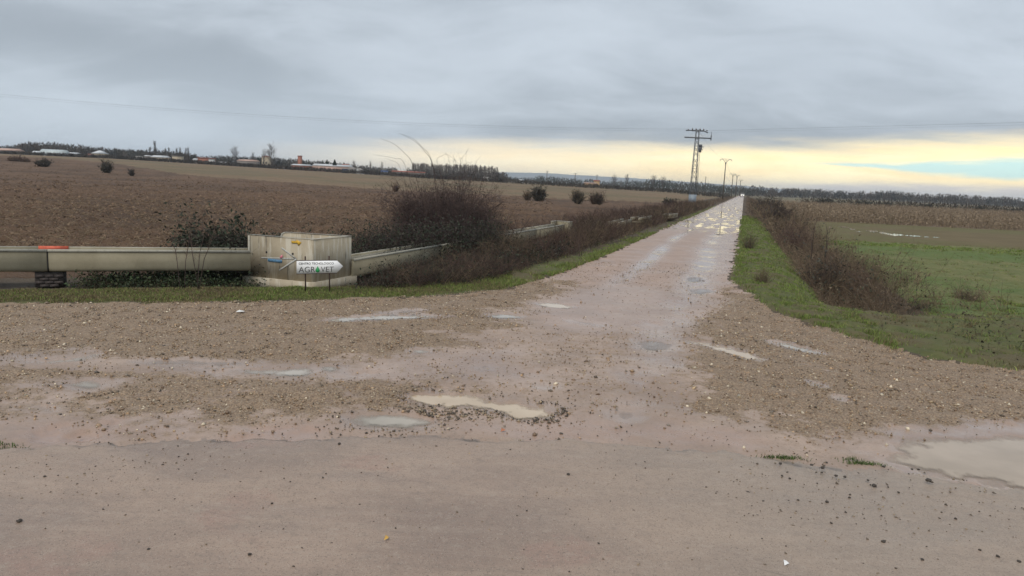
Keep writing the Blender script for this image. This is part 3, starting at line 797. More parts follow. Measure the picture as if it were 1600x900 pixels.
flat_scrap('fallen_leaf', 604, 842, 6, 2, simple('yellow_leaf', (.55, .33, .08), .6, .2, 30), 'single yellow fallen leaf on the asphalt', 'leaf')
flat_scrap('rusty_scrap', 786, 673, 7, 2, simple('orange_shard', (.42, .17, .09), .6, .2, 30), 'small orange brick shard by the tan puddle', 'shard', .02)

# ------------------------------------------------------------------ grass
GREENS = [(.14,.225,.042), (.18,.265,.056), (.10,.165,.036), (.235,.285,.08), (.14,.18,.055)]
STRAWS = [(.24,.19,.10), (.17,.13,.075), (.13,.105,.06)]
def grass():
    acc = Acc()
    def patch(x, y, straw, hlo, hhi, w):
        n = len(x); z = h_base(x, y)
        cols = np.where((rng.random(n) < straw)[:, None], pick(STRAWS, n), pick(GREENS, n)*np.array([1.0, .93, 1.0]))
        h = rng.uniform(hlo, hhi, n)*(.6+.5*sst(fbm(x*1.6, y*1.6, 3), -.5, .6)); wd = w*(.7+.6*rng.random(n))*np.clip(np.hypot(x, y)/15, 1, 4)
        V, F3, F4, C_ = blades(np.stack([x, y, z], 1), h, wd, cols, .7); acc.add(V, [F3, F4], C_)
    # left of the junction, in front of the flume
    n = 520000; x = rng.uniform(-12, 1.5, n); y = rng.uniform(10, 20, n); sd_ = poly_sd(x, y, DIRT); lf = left_of_flume(x, y)
    wdt = np.where(x < -4, 1.5, 1.25)
    dens = sst(sd_ + .25*fbm(x*1.5, y*1.5, 3), -.02, .35)*(1-sst(sd_, wdt, wdt+.7))
    k = (sd_ > -.1) & (rng.random(n) < dens*.9) & (lf < 1.0) & (np.abs(np.arctan2(x, y)) < .8); ss = np.clip(.30 + .35*sst(fbm(x[k]*.8+3, y[k]*.8, 3), -.1, .6) + .28*(x[k] < -5.5), 0, .85); patch(x[k], y[k], ss, .02, .075, .008)
    # left track edge
    n = 80000; s_ = 16*np.exp(rng.random(n)*math.log(130/16)); t_ = -4.5 - np.abs(rng.normal(0, .45, n)); x, y = xy_of(s_, t_)
    sd_ = poly_sd(x, y, DIRT); k = (sd_ > -.05) & (sd_ < 1.3) & (rng.random(n) < (.15+.85*sst(fbm(x*.5, y*.5, 3), -.4, .4)*1.0)*(1-sst(s_, 27, 46)*.93)); patch(x[k], y[k], .20, .05, .15, .009)
    # right verge
    n = 150000; s_ = 10*np.exp(rng.random(n)*math.log(80/10)); t_ = rng.uniform(-.3, 2.6, n); x, y = xy_of(s_, t_)
    sd_ = poly_sd(x, y, DIRT); k = (sd_ > -.06) & (t_ < 2.6-.014*np.clip(s_-20, 0, 60)) & (rng.random(n) < sst(sd_ + .2*fbm(x*2, y*2, 3), -.05, .35)); patch(x[k], y[k], .09, .05, .14, .009)
    # corner on the right, lower grass
    n = 150000; x = rng.uniform(5.5, 17, n); y = rng.uniform(8.5, 22, n); sd_ = poly_sd(x, y, DIRT); s_, t_ = st_of(x, y)
    k = (sd_ > -.05) & (t_ > 2) & ~((t_ > 2.0) & (t_ < 4.6) & (s_ > 20.5)) & (np.arctan2(x, y) < .8) & (rng.random(n) < .8*sst(sd_ + .5*fbm(x*.9, y*.9, 3), -.1, .6))
    patch(x[k], y[k], np.clip(.18+.75*sst(fbm(x[k]*.45, y[k]*.6+4, 4), -.25, .35), 0, .9), .04, .12, .010)
    # meadow tussocks
    n = 200000; x = rng.uniform(8, 40, n); y = rng.uniform(16, 48, n); s_, t_ = st_of(x, y)
    k = (t_ > 4.4) & (np.arctan2(x, y) < .8) & (rng.random(n) < .25+.75*sst(fbm(x*.5, y*.5, 4), -.2, .5)); patch(x[k], y[k], .45, .04, .11, .009)
    n = 30000; x = rng.uniform(14, 48, n); y = 43.5 - .12*(x-25) + rng.normal(0, 1.1, n) + .8*fbm(x*.2, x*0, 3); s_, t_ = st_of(x, y)
    k = (t_ > 5) & (rng.random(n) < .4+.6*sst(fbm(x*.4, y*.8, 3), -.4, .4)); patch(x[k], y[k], .04, .08, .2, .01)
    acc.build('verge_grass', M_tint, kind='stuff')
    a2 = Acc(); 
    for px, py, n_ in ((1215,713,140), (1235,714,120), (1345,722,160), (1330,716,60), (1365,724,60), (5,698,70), (10,692,40)):
        p = at(px, py, .02); x = rng.normal(p[0], .07, n_); y = rng.normal(p[1], .02, n_)
        V, F3, F4, C_ = blades(np.stack([x, y, np.full(n_, .0)], 1), rng.uniform(.015, .045, n_), np.full(n_, .006), pick([(.07,.12,.03), (.10,.15,.04), (.05,.08,.025)], n_), .8); a2.add(V, [F3, F4], C_)
    a2.build('moss_and_grass', M_tint, kind='stuff')
grass()

# ------------------------------------------------------------------ ploughed field: clods and straw
def field_clods():
    n = 105000; r = 14*np.exp(rng.random(n)*math.log(260/14)); a = rng.uniform(-.85, .05, n); x, y = r*np.sin(a), r*np.cos(a)
    lf = left_of_flume(x, y); s_, t_ = st_of(x, y); k = (lf > 2.6) & (t_ < -10) & (rng.random(n) < 1-.45*sst(np.hypot(x, y), 45, 125)) & (y < 130 + 26*sst(-a, .1, .35) + 60*sst(-a, .38, .55)); x, y = x[k], y[k]; n = len(x)
    z = h_base(x, y); d = np.hypot(x, y)
    size = np.clip(np.exp(rng.normal(math.log(.045), .45, n)), .015, .13)*np.clip(d/40, .8, 1.9)*(1-.3*sst(d, 40, 120))
    rocks(np.stack([x, y, z+.02], 1), size, pick([(.11,.072,.046), (.145,.097,.062), (.18,.118,.077), (.105,.066,.044), (.20,.138,.09)], n, .12), 'soil_clods', M_tint, .7)
    n = 16000; r = 14*np.exp(rng.random(n)*math.log(60/14)); a = rng.uniform(-.85, .0, n); x, y = r*np.sin(a), r*np.cos(a)
    lf = left_of_flume(x, y); s_, t_ = st_of(x, y); k = (lf > 2.4) & (t_ < -9.6); x, y = x[k], y[k]; n = len(x)
    D = rng.standard_normal((n, 3)); D[:, 2] = np.abs(D[:, 2])*.35
    V, F, C_, _ = twigs(np.stack([x, y, h_base(x, y)+.06], 1), D, rng.uniform(.12, .4, n), rng.uniform(.004, .009, n), pick([(.30,.235,.155), (.24,.18,.115), (.20,.145,.09)], n), 1, 0, .1)
    mk('straw_litter', V, [F], M_tint, col=C_, kind='stuff')
field_clods()

# ------------------------------------------------------------------ brush along the ditches
PURP = [(.20,.15,.09), (.115,.068,.062), (.095,.06,.056), (.14,.085,.07), (.16,.105,.08), (.075,.05,.046), (.20,.14,.10)]
BROW = [(.06,.055,.035), (.24,.18,.11), (.13,.09,.062), (.17,.12,.082), (.10,.07,.05), (.21,.155,.105), (.085,.06,.045)]
def thicket(name, x, y, hf, cols, per, base_w=.004, leafy=0., greens=None, lean=.55):
    """upright tangle of stems with finer side twigs"""
    n = len(x); z = h_base(x, y); d = np.hypot(x, y); acc = Acc()
    cols = np.array(cols); pn_ = fbm(x*.45+11, y*.45, 3)
    pal = cols[np.clip(((pn_*.5+.5)*len(cols) + rng.normal(0, .9, n)).astype(int), 0, len(cols)-1)]
    pal = np.clip(pal*(1+.22*rng.standard_normal((n, 1))), .01, 1)
    wsc = np.clip(d/18, 1, 3.2)
    D = rng.standard_normal((n, 3))*lean; D[:, 2] = 1.
    H_ = hf*(.55+.6*rng.random(n))
    V, F, C_, pts = twigs(np.stack([x, y, z-.03], 1), D, H_, base_w*wsc*(.8+.5*rng.random(n)), pal, 3, .35, .22); acc.add(V, F, C_)
    m = n*per; i = rng.integers(0, n, m); k = rng.random(m)*2.2 + .6; k0 = np.floor(k).astype(int).clip(0, 2); f = (k-k0).clip(0, 1)[:, None]
    p = pts[i, k0]*(1-f) + pts[i, k0+1]*f
    D = rng.standard_normal((m, 3)); D[:, 2] = np.abs(D[:, 2])*.9 + .15
    V, F, C_, p2 = twigs(p, D, H_[i]*(.22+.3*rng.random(m)), base_w*.55*wsc[i], pal[i]*(.8+.4*rng.random((m, 1))), 2, .3, .35); acc.add(V, F, C_)
    if leafy:
        m = int(n*leafy); i = rng.integers(0, n, m); k = rng.random(m)[:, None]
        p = pts[i, 1]*(1-k) + pts[i, 3]*k + rng.normal(0, .10, (m, 3))
        V, F, C_ = leaves(p, rng.uniform(.03, .06, m)*wsc[i], pick(greens, m)); acc.add(V, F, C_)
    return acc.build(name, M_tint, kind='stuff')
DG = [(.034,.046,.028), (.045,.056,.034), (.03,.036,.026), (.06,.055,.042)]
def brush():
    # in front of the right flume, and on along the left of the track
    n = 9500; s_ = 14.5*np.exp(rng.random(n)*math.log(120/14.5)); t_ = rng.uniform(-7.6, -5.2, n); x, y = xy_of(s_, t_)
    sd_ = poly_sd(x, y, DIRT); lf = left_of_flume(x, y); k = (sd_ > .8) & (x > FL_B[0]+1.7) & ((lf < -.25) | (s_ > 39)); x, y, s_ = x[k], y[k], s_[k]
    hf = (.38+.5*sst(fbm(x*.35, y*.35, 3), -.5, .6))*np.interp(s_, [14, 20, 24, 34, 120], [.7, .8, 1.25, 1.3, 1.15])
    thicket('dry_brush', x, y, hf*1.1, [tuple(.72*v for v in c_) for c_ in PURP+BROW], 4)
    n = 7400; s_ = rng.uniform(12.6, 25, n); t_ = rng.uniform(-8.4, -5.2, n); x, y = xy_of(s_, t_); sd_ = poly_sd(x, y, DIRT)
    k = (sd_ > 1.1) & (x > -3.25) & (left_of_flume(x, y) < -.3); x, y, s_ = x[k], y[k], s_[k]
    thicket('bramble_brush', x, y, .34+.24*sst(fbm(x*.9, y*.9, 3), -.4, .5), [(.05,.037,.033), (.075,.05,.042), (.04,.034,.028), (.09,.065,.045)], 4, leafy=2, greens=DG+[(.07,.05,.035)], lean=.9)
    # behind the flume, along to the pylon
    n = 7000; s_ = 22*np.exp(rng.random(n)*math.log(150/22)); t_ = -7.9-np.abs(rng.normal(0, 1.3, n)); x, y = xy_of(s_, t_); k = (left_of_flume(x, y) > .35) | (s_ > 39); x, y, s_ = x[k], y[k], s_[k]
    thicket('dry_brush', x, y, (.35+.7*sst(fbm(x*.3+5, y*.3, 3), -.5, .6))*np.interp(s_, [20, 40, 150], [1.35, 1.3, 1.3]), [tuple(.68*v for v in c_) for c_ in PURP+[(.10,.085,.06)]], 4)
    # brambles behind the flume, left and right of the chamber
    n = 3600; x = rng.uniform(-7.6, -.6, n); kx = (FL_B[1]-FL_A[1])/(FL_B[0]-FL_A[0]); y0 = FL_A[1]+kx*(x-FL_A[0]); y = y0 + rng.uniform(.7, 3.0, n) + np.where(x > -4.5, 1.8+1.0*(x+4.5), 0)
    hf = np.interp(x, [-7.6, -6.9, -6.2, -4.5, -1.2], [.35, .75, .9, 1.05, 1.15])*1.25
    thicket('bramble_brush', x, y, hf, [(.06,.045,.042), (.085,.058,.055), (.05,.045,.04)], 3, leafy=7, greens=DG)
    # low greenery under the left flume
    jx = at(100, 390, .62)[0]; n = 1500; k = rng.random(n); x = np.interp(k, [0, 1], [jx+.25, -5.4]); kx2 = FL_A[1]+kx*(x-FL_A[0]); y = kx2 + rng.uniform(-.25, 1.3, n)
    thicket('ivy_undergrowth', x, y, np.clip(.16+.26*sst(fbm(x*1.3, y*1.3, 3), -.5, .5), .1, .5), [(.10,.08,.055), (.16,.13,.08), (.06,.05,.035)], 3, leafy=8, greens=[(.036,.055,.026), (.05,.075,.034), (.03,.04,.024), (.07,.075,.04)], lean=.9)
    # right-hand ditch
    n = 17000; s_ = 20*np.exp(rng.random(n)**1.1*math.log(170/20)); t_ = np.where(rng.random(n) < .75, rng.normal(3.1, .7, n), rng.uniform(1.6, 6.8, n)); x, y = xy_of(s_, t_)
    t0 = 2.25-.014*np.clip(s_-20, 0, 60)
    k = (fbm(x*.38+9, y*.38, 3) > -.28-.4*(s_ > 45)) & (t_ > t0) & (t_ < np.interp(s_, [20, 22, 27, 36], [5.0, 7.2, 6.2, 4.8])) & (s_ > 20.3 + .8*fbm(t_*1.2, t_*0, 2)); x, y, s_, t_ = x[k], y[k], s_[k], t_[k]
    hf = (.50+.75*sst(fbm(x*.3+2, y*.3, 3), -.5, .6))*np.interp(s_, [20, 22, 26, 32, 50, 70, 170], [.9, 1.35, 1.35, 1.1, 1.4, 2.0, 2.0])*np.interp(t_, [4, 6.5], [1, .6])
    thicket('ditch_brush', x, y, hf*(.75+.5*sst(fbm(x*.9, y*.9, 3), -.5, .5)), [tuple(1.05*v for v in c_) for c_ in BROW+BROW[1:5]+PURP[:2]], 3, leafy=.8, greens=[(.06,.065,.04), (.12,.095,.06), (.16,.125,.08)])
    n = 2600; x = rng.uniform(6.2, 16, n); y = rng.uniform(11, 20, n); s_, t_ = st_of(x, y); sd_ = poly_sd(x, y, DIRT)
    k = (sd_ > .5) & (s_ < 20.2) & (t_ > 1.6) & (fbm(x*.55+3, y*.55, 3) > .08); x, y = x[k], y[k]
    thicket('dead_weeds', x, y, np.full(len(x), .24), [(.07,.055,.035), (.10,.075,.05), (.05,.05,.03), (.13,.10,.065)], 5, leafy=1.5, greens=[(.05,.065,.03), (.09,.07,.045), (.06,.05,.035)], lean=.9)
    # far down both sides of the track
    n = 2500; s_ = 70*np.exp(rng.random(n)*math.log(420/70)); sd1 = rng.random(n) < .45; t_ = np.where(sd1, rng.uniform(.4, 4, n), rng.uniform(-8.5, -5, n)); x, y = xy_of(s_, t_)
    thicket('dry_brush', x, y, np.where(sd1, 1.5, .95)*(.7+.5*rng.random(n)), BROW+[(.075,.065,.045)], 4, .006)
brush()

# maize stalks left standing
def maize():
    n = 36000; a = rng.uniform(.33, .82, n); y = 82*np.exp(rng.random(n)*math.log(180/82)); x = y*np.tan(a); s_, t_ = st_of(x, y); k = (t_ > 6) & (y + .03*(x-30) > 82.6); x, y = x[k], y[k]; n = len(x)
    z = h_base(x, y); D = rng.standard_normal((n, 3))*.22; D[:, 2] = 1
    acc = Acc(); V, F, C_, pts = twigs(np.stack([x, y, z], 1), D, rng.uniform(.9, 1.65, n), .012*np.clip(y/80, 1, 2), pick([(.27,.205,.14), (.32,.245,.165), (.22,.165,.115), (.18,.135,.095)], n), 2, .1, .12); acc.add(V, F, C_)
    m = n*3; i = rng.integers(0, n, m); k = rng.random(m)[:, None]; p = pts[i, 0]*(1-k)+pts[i, 2]*k
    V, F, C_ = leaves(p + rng.normal(0, .06, (m, 3)), rng.uniform(.09, .20, m), pick([(.27,.205,.14), (.22,.17,.118), (.31,.24,.165)], m, .1)); acc.add(V, F, C_)
    acc.build('maize_stalks', M_tint, kind='stuff')
maize()

# ------------------------------------------------------------------ concrete
def mat_concrete(name, c1, c2, streaks=0., lichen=0., dark=.0):
    m, q, b = newmat(name); p = geo_pos(q)
    n1 = q.noise(p, 1.6, 6, .6); n2 = q.noise(p, 14, 6, .65); n3 = q.noise(p, 60, 3, .6)
    a = q.mix(q.ss(n1, .3, .7), c1, c2); a = q.mix(q.m('MULTIPLY', q.ss(n2, .5, .8), .3), a, tuple(v*.7 for v in c1))
    if streaks:
        # run-off: narrow upright stains, their length set by a broken edge
        sv = q.noise(q.scalev(p, (10., 10., 1.1)), 1.0, 5, .6)
        a = q.mix(q.m('MULTIPLY', q.ss(sv, .50, .60), streaks), a, (.50, .46, .375))
        sv2 = q.noise(q.scalev(p, (12., 12., 1.3), (3, 1, 0)), 1.0, 4, .6)
        a = q.mix(q.m('MULTIPLY', q.ss(sv2, .60, .70), .75*streaks), a, (.085, .078, .062))
    if lichen:
        l = q.m('MULTIPLY', q.ss(q.noise(p, 22, 6, .75), .52, .62), lichen); a = q.mix(l, a, (.10, .095, .075))
        l2 = q.m('MULTIPLY', q.ss(q.noise(p, 30, 4, .7), .62, .68), lichen*.6); a = q.mix(l2, a, (.42, .42, .37))
    if dark:
        dv = q.noise(q.scalev(p, (1.4, 1.4, .25), (5, 2, 0)), 1.0, 5, .6); a = q.mix(q.m('MULTIPLY', q.ss(dv, .58, .70), dark), a, (.06, .055, .045))
    q.put(b.inputs['Base Color'], a); b.inputs['Roughness'].default_value = .75; b.inputs['Specular IOR Level'].default_value = .3
    bump(q, b, q.m('ADD', n2, n3), .25, .01)
    return m
M_conc = mat_concrete('weathered_concrete', (.24, .212, .145), (.315, .282, .20), dark=.6)
M_box = mat_concrete('streaked_concrete', (.355, .30, .215), (.45, .39, .29), streaks=.9)
M_rim = mat_concrete('pale_worn_rim', (.34, .325, .27), (.45, .43, .365), lichen=.35)
M_lich = mat_concrete('lichened_concrete', (.27, .255, .21), (.34, .32, .265), lichen=.9)
M_black = simple('black_mastic', (.022, .02, .018), .6, .3, 20)
M_brickd = simple('dark_brick', (.062, .05, .046), .8, .35, 9, bump=.5)
M_mortar = simple('dark_mortar', (.05, .042, .038), .9, .2, 20)
M_orange = simple('orange_red_paint', (.62, .13, .075), .6, .2, 12)

def flume(name, A, B, nseg, label, half=.30, depth=.46, gap=.012, orange=None, lining=None):
    lining = lining or M_lich
    A, B = np.array(A, float), np.array(B, float); base = np.array([A[0], A[1], A[2]-depth]); root = thing(name, base, label, 'irrigation flume')
    d = (B-A); L = np.linalg.norm(d); d /= L; side = np.cross(d, [0, 0, 1.]); side /= np.linalg.norm(side)
    def prof(hw, dp, n=25, p=8.):
        out = []
        for i in range(n):
            a = math.pi*i/(n-1); c_, s_ = math.cos(a), math.sin(a)
            out.append((-hw*math.copysign(abs(c_)**(2/p), c_), -dp*abs(s_)**(2/p)))
        return out
    po, pi_ = prof(half, depth), prof(half-.055, depth-.06)
    for k in range(nseg):
        a = A + d*(L*k/nseg + gap/2); b = A + d*(L*(k+1)/nseg - gap/2)
        m = MB(base); ring = po + pi_[::-1]; n = len(ring)
        V = [a + side*u + np.array([0, 0, v]) for u, v in ring] + [b + side*u + np.array([0, 0, v]) for u, v in ring]
        F = [(i, (i+1) % n, n+(i+1) % n, n+i) for i in range(n)]
        h = len(po)
        for i in range(h-1):
            F.append((i+1, i, n-1-i, n-2-i)); F.append((n+i, n+i+1, 2*n-2-i, 2*n-1-i))
        m.add(V, F); seg = m.build('channel_segment', M_conc, root)
        # thickened worn rims along both upper edges
        for sg in (-1, 1):
            r = MB(base); c0 = side*sg*(half-.018); r.bar(a + c0 + [0, 0, -.018], b + c0 + [0, 0, -.018], .066, .05); r.build('rim', M_rim, seg)
        il = MB(base)   # lining strip on the inner faces
        for sg in (-1, 1):
            q0 = side*sg*(half-.0585); il.bar(a + q0 + [0, 0, -.11], b + q0 + [0, 0, -.11], .012, .13)
        il.build('inner_lining', lining, seg)
    for k in range(1, nseg):
        c0 = A + d*(L*k/nseg); j = MB(base); n = len(po)
        pr = [(u*1.012, v*1.012) for u, v in po]
        V = [c0 - d*.012 + side*u + np.array([0, 0, v-.002]) for u, v in pr] + [c0 + d*.012 + side*u + np.array([0, 0, v-.002]) for u, v in pr] + \
            [c0 - d*.012 + side*u*.96 + np.array([0, 0, v*.96]) for u, v in pr] + [c0 + d*.012 + side*u*.96 + np.array([0, 0, v*.96]) for u, v in pr]
        F = []
        for i in range(n-1): F += [(i, i+1, n+i+1, n+i), (2*n+i+1, 2*n+i, 3*n+i, 3*n+i+1), (i+1, i, 2*n+i, 2*n+i+1), (n+i, n+i+1, 3*n+i+1, 3*n+i)]
        j.add(V, F); j.build('joint_seal', M_black, root)
    if orange:
        for (s0, s1, sg) in orange:
            m = MB(base); q0 = side*sg*(half-.063); m.bar(A + d*s0 + q0 + [0, 0, -.03], A + d*s1 + q0 + [0, 0, -.03], .008, .11); 
            q1 = side*sg*(half-.018); m.bar(A + d*s0 + q1 + [0, 0, .009], A + d*s1 + q1 + [0, 0, .009], .05, .006)
            m.build('orange_paint', M_orange, root)
    return root, A, d, L, side, base
dl = np.array(FL_B)-np.array(FL_A); Ll = np.linalg.norm(dl); dl /= Ll
side_l = np.cross(dl, [0, 0, 1.])
jt = at(74, 390, .62); sj = float(np.dot(jt-np.array(FL_A), dl))
A_l = np.array(FL_A) + dl*(sj - 6.0) - side_l*.30; B_l = np.array(FL_B) - side_l*.30
# three lengths: two left of the joint and one from the joint to the chamber
Lx = np.linalg.norm(B_l - (np.array(FL_A) + dl*sj - side_l*.30))
A2 = B_l - dl*Lx*2
LF, fa, fd, fL, fside, fbase = flume('irrigation_flume', A2, B_l, 2, 'long raised concrete flume running from the left edge to the square chamber', orange=[(Lx-.24, Lx+.30, -1)], lining=M_brickd)  # inner strips darker than the walls, in the brick colour
# brick pier under the joint
jc = A2 + fd*Lx; pier_c = jc.copy(); pb = np.array([jc[0], jc[1], -.16])
pier = thing('brick_pier', pb, 'dark brick pier holding up the joint of the left flume', 'pier', rz=math.atan2(fd[1], fd[0]))
ptop = jc[2]-.462
core = MB(); core.box((0, 0, (ptop+.16)/2-.005), (.50, .42, ptop+.15)); core.build('mortar_core', M_mortar, pier)
bw, bh = .168, .066
proto = None
for r_ in range(int((ptop+.14)/bh)):
    for side_ in (-1, 1):
        for k in range(-1, 3):
            cx = (k-.5)*bw + (bw/2 if r_ % 2 else 0)
            if abs(cx) > .25: continue
            if proto is None: proto = MB().box((0, 0, 0), (bw-.010, .05, bh-.009)).build('brick', M_brickd, pier); o = proto
            else: o = proto.copy(); COL.objects.link(o)
            o.location = (cx, side_*(.21+.004*random.random()), bh*(r_+.5)); o.rotation_euler = (0, 0, random.uniform(-.01, .01))

fr_d = np.array(FR_B)-np.array(FR_A); Lr = np.linalg.norm(fr_d); fr_d /= Lr
side_r = np.cross(fr_d, [0, 0, 1.])
A_r = np.array(FR_A) - side_r*.30 - fr_d*.1
B_far = at(868, 349.5, .40)
tot = float(np.dot(B_far-np.array(FR_A), fr_d))
RF = flume('irrigation_flume', A_r, A_r + fr_d*(tot), 4, 'long low concrete flume with lichened rim running away right of the chamber', orange=[(.25, .75, -1)])
# end outlet box of that flume
eb = A_r + fr_d*(tot+.02)
ew = thing('flume_end_box', (eb[0], eb[1], -.2), 'small open concrete box at the far end of the lichened flume', 'outlet box')
m = MB((eb[0], eb[1], -.2))
for (u, v, lu, lv) in ((-.42, .45, .07, .95), (.42, .45, .07, .95), (0, .89, .77, .07)):
    c0 = eb + side_r*u + fr_d*v; m.box((c0[0], c0[1], .13), (lu, lv, .72), math.atan2(side_r[1], side_r[0]))
m.build('wall', M_conc, ew)
rimb = MB((eb[0], eb[1], -.2))
for (u, v, lu, lv) in ((-.42, .45, .09, .97), (.42, .45, .09, .97), (0, .89, .73, .09)):
    c0 = eb + side_r*u + fr_d*v; rimb.box((c0[0], c0[1], .508), (lu, lv, .035), math.atan2(side_r[1], side_r[0]))
rimb.build('rim', M_rim, ew)
# broken lengths of flume farther on, in the brush
for i, (x0, y0, x1, y1, lab) in enumerate(((958, 348, 980, 343, 'pale broken length of flume lying in the brush'), (992, 341, 1012, 337.5, 'second broken pale flume piece nearer the pylon in the brush'), (1040, 335.5, 1054, 333.5, 'smallest farthest bit of broken flume below the lattice pylon'))):
    a, b_ = at(x0, y0, .55), at(x1, y1, .55); mm = MB((*a[:2], 0)); dd = (b_-a)/np.linalg.norm(b_-a); sd_ = np.cross(dd, [0, 0, 1.])
    o = thing('flume_fragment', (*a[:2], 0), lab, 'flume fragment')
    mm.bar(a + sd_*.25 + [0, 0, -.1], b_ + sd_*.25 + [0, 0, -.1], .06, .22); mm.bar(a - sd_*.25 + [0, 0, -.1], b_ - sd_*.25 + [0, 0, -.1], .06, .22); mm.bar(a + [0, 0, -.24], b_ + [0, 0, -.24], .56, .06); mm.build('channel_piece', M_conc, o)
    mm = MB((*a[:2], 0)); mm.bar(a + sd_*.25 + [0, 0, .025], b_ + sd_*.25 + [0, 0, .025], .075, .03); mm.bar(a - sd_*.25 + [0, 0, .025], b_ - sd_*.25 + [0, 0, .025], .075, .03); mm.build('rim', M_rim, o)

# ------------------------------------------------------------------ the square chamber
ZT = .93
cA, cB, cC, cD = at(387, 367.5, ZT), at(489, 375.5, ZT), at(550, 370, ZT), at(438, 363, ZT)
def chamfer(poly, i, r, n=3):
    """round one corner of an outline"""
    p = [np.array(q[:2], float) for q in poly]; a, b_, c_ = p[i-1], p[i], p[(i+1) % len(p)]
    u = (a-b_)/np.linalg.norm(a-b_); v = (c_-b_)/np.linalg.norm(c_-b_)
    return [b_ + u*r*(1-k/n)**2 + v*r*(k/n)**2 for k in range(n+1)]
base4 = [cA, cB, cC, cD]
def inset(poly, d):
    p = [np.array(q[:2], float) for q in poly]; n = len(p); ar = sum(p[i][0]*p[(i+1) % n][1]-p[(i+1) % n][0]*p[i][1] for i in range(n)); sg = 1 if ar > 0 else -1
    out = []
    for i in range(n):
        e1 = p[i]-p[i-1]; e2 = p[(i+1) % n]-p[i]; e1 /= np.linalg.norm(e1); e2 /= np.linalg.norm(e2)
        n1 = sg*np.array([-e1[1], e1[0]]); n2 = sg*np.array([-e2[1], e2[0]]); bis = n1+n2; bis /= np.dot(bis, n1)
        out.append(p[i] + bis*d)
    return out
def rounded(poly, rs):
    o = []
    for i, r in enumerate(rs): o += chamfer(poly, i, r, 4) if r else [np.array(poly[i][:2], float)]
    return o
cx0 = np.mean([q[:2] for q in base4], 0)
zl1 = aty(383, 431, cA[1])[2]; zl0 = aty(383, 449, cA[1])[2]
cb = np.array([cx0[0], cx0[1], -.2])
BOX = thing('water_chamber', cb, 'open square concrete irrigation chamber streaked with stains and paint marks', 'chamber')
def tub(outer, inner, z0, z1, name, mat):
    m = MB(cb); n = len(outer)
    V = [(*q, z0) for q in outer] + [(*q, z1) for q in outer] + [(*q, z1) for q in inner] + [(*q, z0) for q in inner]
    F = []
    for i in range(n):
        j = (i+1) % n; F += [(i, j, n+j, n+i), (n+i, n+j, 2*n+j, 2*n+i), (2*n+i, 2*n+j, 3*n+j, 3*n+i), (3*n+i, 3*n+j, j, i)]
    m.add(V, F); return m.build(name, mat, BOX)
def band_path(off):
    """three standing sides A-B-C-D as one open outline; the side where the flume enters stays open"""
    p = inset(base4, off); A_, B_, C_, D_ = p
    return [A_] + chamfer(p, 1, .05, 4) + chamfer(p, 2, .03, 3) + [D_ + (C_-D_)*.14, D_ + (C_-D_)*.05, D_ + (C_-D_)*.015, D_]
def open_wall(o_off, i_off, z0, ztops, name, mat):
    o_, i_ = band_path(o_off), band_path(i_off); n = len(o_); m = MB(cb)
    zt = [ztops]*(n-3) + [ztops-.012, ztops-.05, ztops-.12]; zb = z0 if not callable(z0) else None
    lo = [z0(t) if zb is None else zb for t in zt]
    V = [(*q, l) for q, l in zip(o_, lo)] + [(*q, t) for q, t in zip(o_, zt)] + [(*q, t) for q, t in zip(i_, zt)] + [(*q, l) for q, l in zip(i_, lo)]
    F = [(0, n, 2*n, 3*n), (n-1, 4*n-1, 3*n-1, 2*n-1)]
    for k in range(n-1): F += [(k, k+1, n+k+1, n+k), (n+k, n+k+1, 2*n+k+1, 2*n+k), (2*n+k, 2*n+k+1, 3*n+k+1, 3*n+k), (3*n+k, 3*n+k+1, k+1, k)]
    m.add(V, F); return m.build(name, mat, BOX)
open_wall(0., .085, zl1, ZT, 'wall', M_box)
open_wall(-.010, .095, lambda t: t-.002, ZT+.024, 'rim', M_rim)
p_in = inset(base4, .0); p_i2 = inset(base4, .085); m = MB(cb)
lowA, lowD = p_in[0] + (p_in[3]-p_in[0])*.09, p_in[3] + (p_in[0]-p_in[3])*.09
m.prism([lowA, lowD, p_i2[3] + (p_i2[0]-p_i2[3])*.03, p_i2[0] + (p_i2[3]-p_i2[0])*.03], zl1+.002, zl1+.10); m.build('low_sill', M_box, BOX)
led = inset(base4, -.10); m = MB(cb); m.prism(rounded(led, (.05, .12, .05, .05)), zl0, zl1); m.build('base_slab', M_box, BOX)
ft = inset(base4, .12)
for i, q in enumerate(ft):
    f_ = MB(cb); f_.box((q[0], q[1], (zl0-.6)/2+.01), (.26, .26, zl0+.62), -.25); f_.build('foot', M_brickd if i == 0 else M_conc, BOX)
# corner fillets seen on the front-left face
eAB = (cB-cA)[:2]; eAB /= np.linalg.norm(eAB); nAB = np.array([eAB[1], -eAB[0], 0.])
if nAB[1] > 0: nAB = -nAB
p0 = np.array([*cA[:2], 0.])
mm = MB(cb); q = p0 + np.array([*eAB, 0])*.05 + nAB*.012
mm.box((q[0], q[1], (zl1+ZT)/2), (.035, .03, ZT-zl1-.004), math.atan2(eAB[1], eAB[0])); mm.build('corner_fillet', M_rim, BOX)
def mark(name, pts, mat, lift=.004):
    m = MB(cb); P_ = [onplane(px, py, p0, nAB) + nAB*lift for px, py in pts]; m.plate(P_, nAB, .002); return m.build(name, mat, BOX)
def zz(x, y): return (360 + x*240/1600, 340 + y*135/900)
M_yel = simple('yellow_paint', (.66, .40, .05), .6, .2, 25); M_blue = simple('blue_paint', (.10, .22, .35), .6, .4, 60); M_pink = simple('pink_red_paint', (.62, .2, .26), .6, .2, 20)
M_chalk = simple('worn_white_paint', (.46, .46, .43), .7, .3, 30)
mark('yellow_arrow', [zz(*q) for q in ((635, 243), (690, 243), (690, 232), (742, 258), (712, 296), (700, 270), (640, 268))], M_yel)
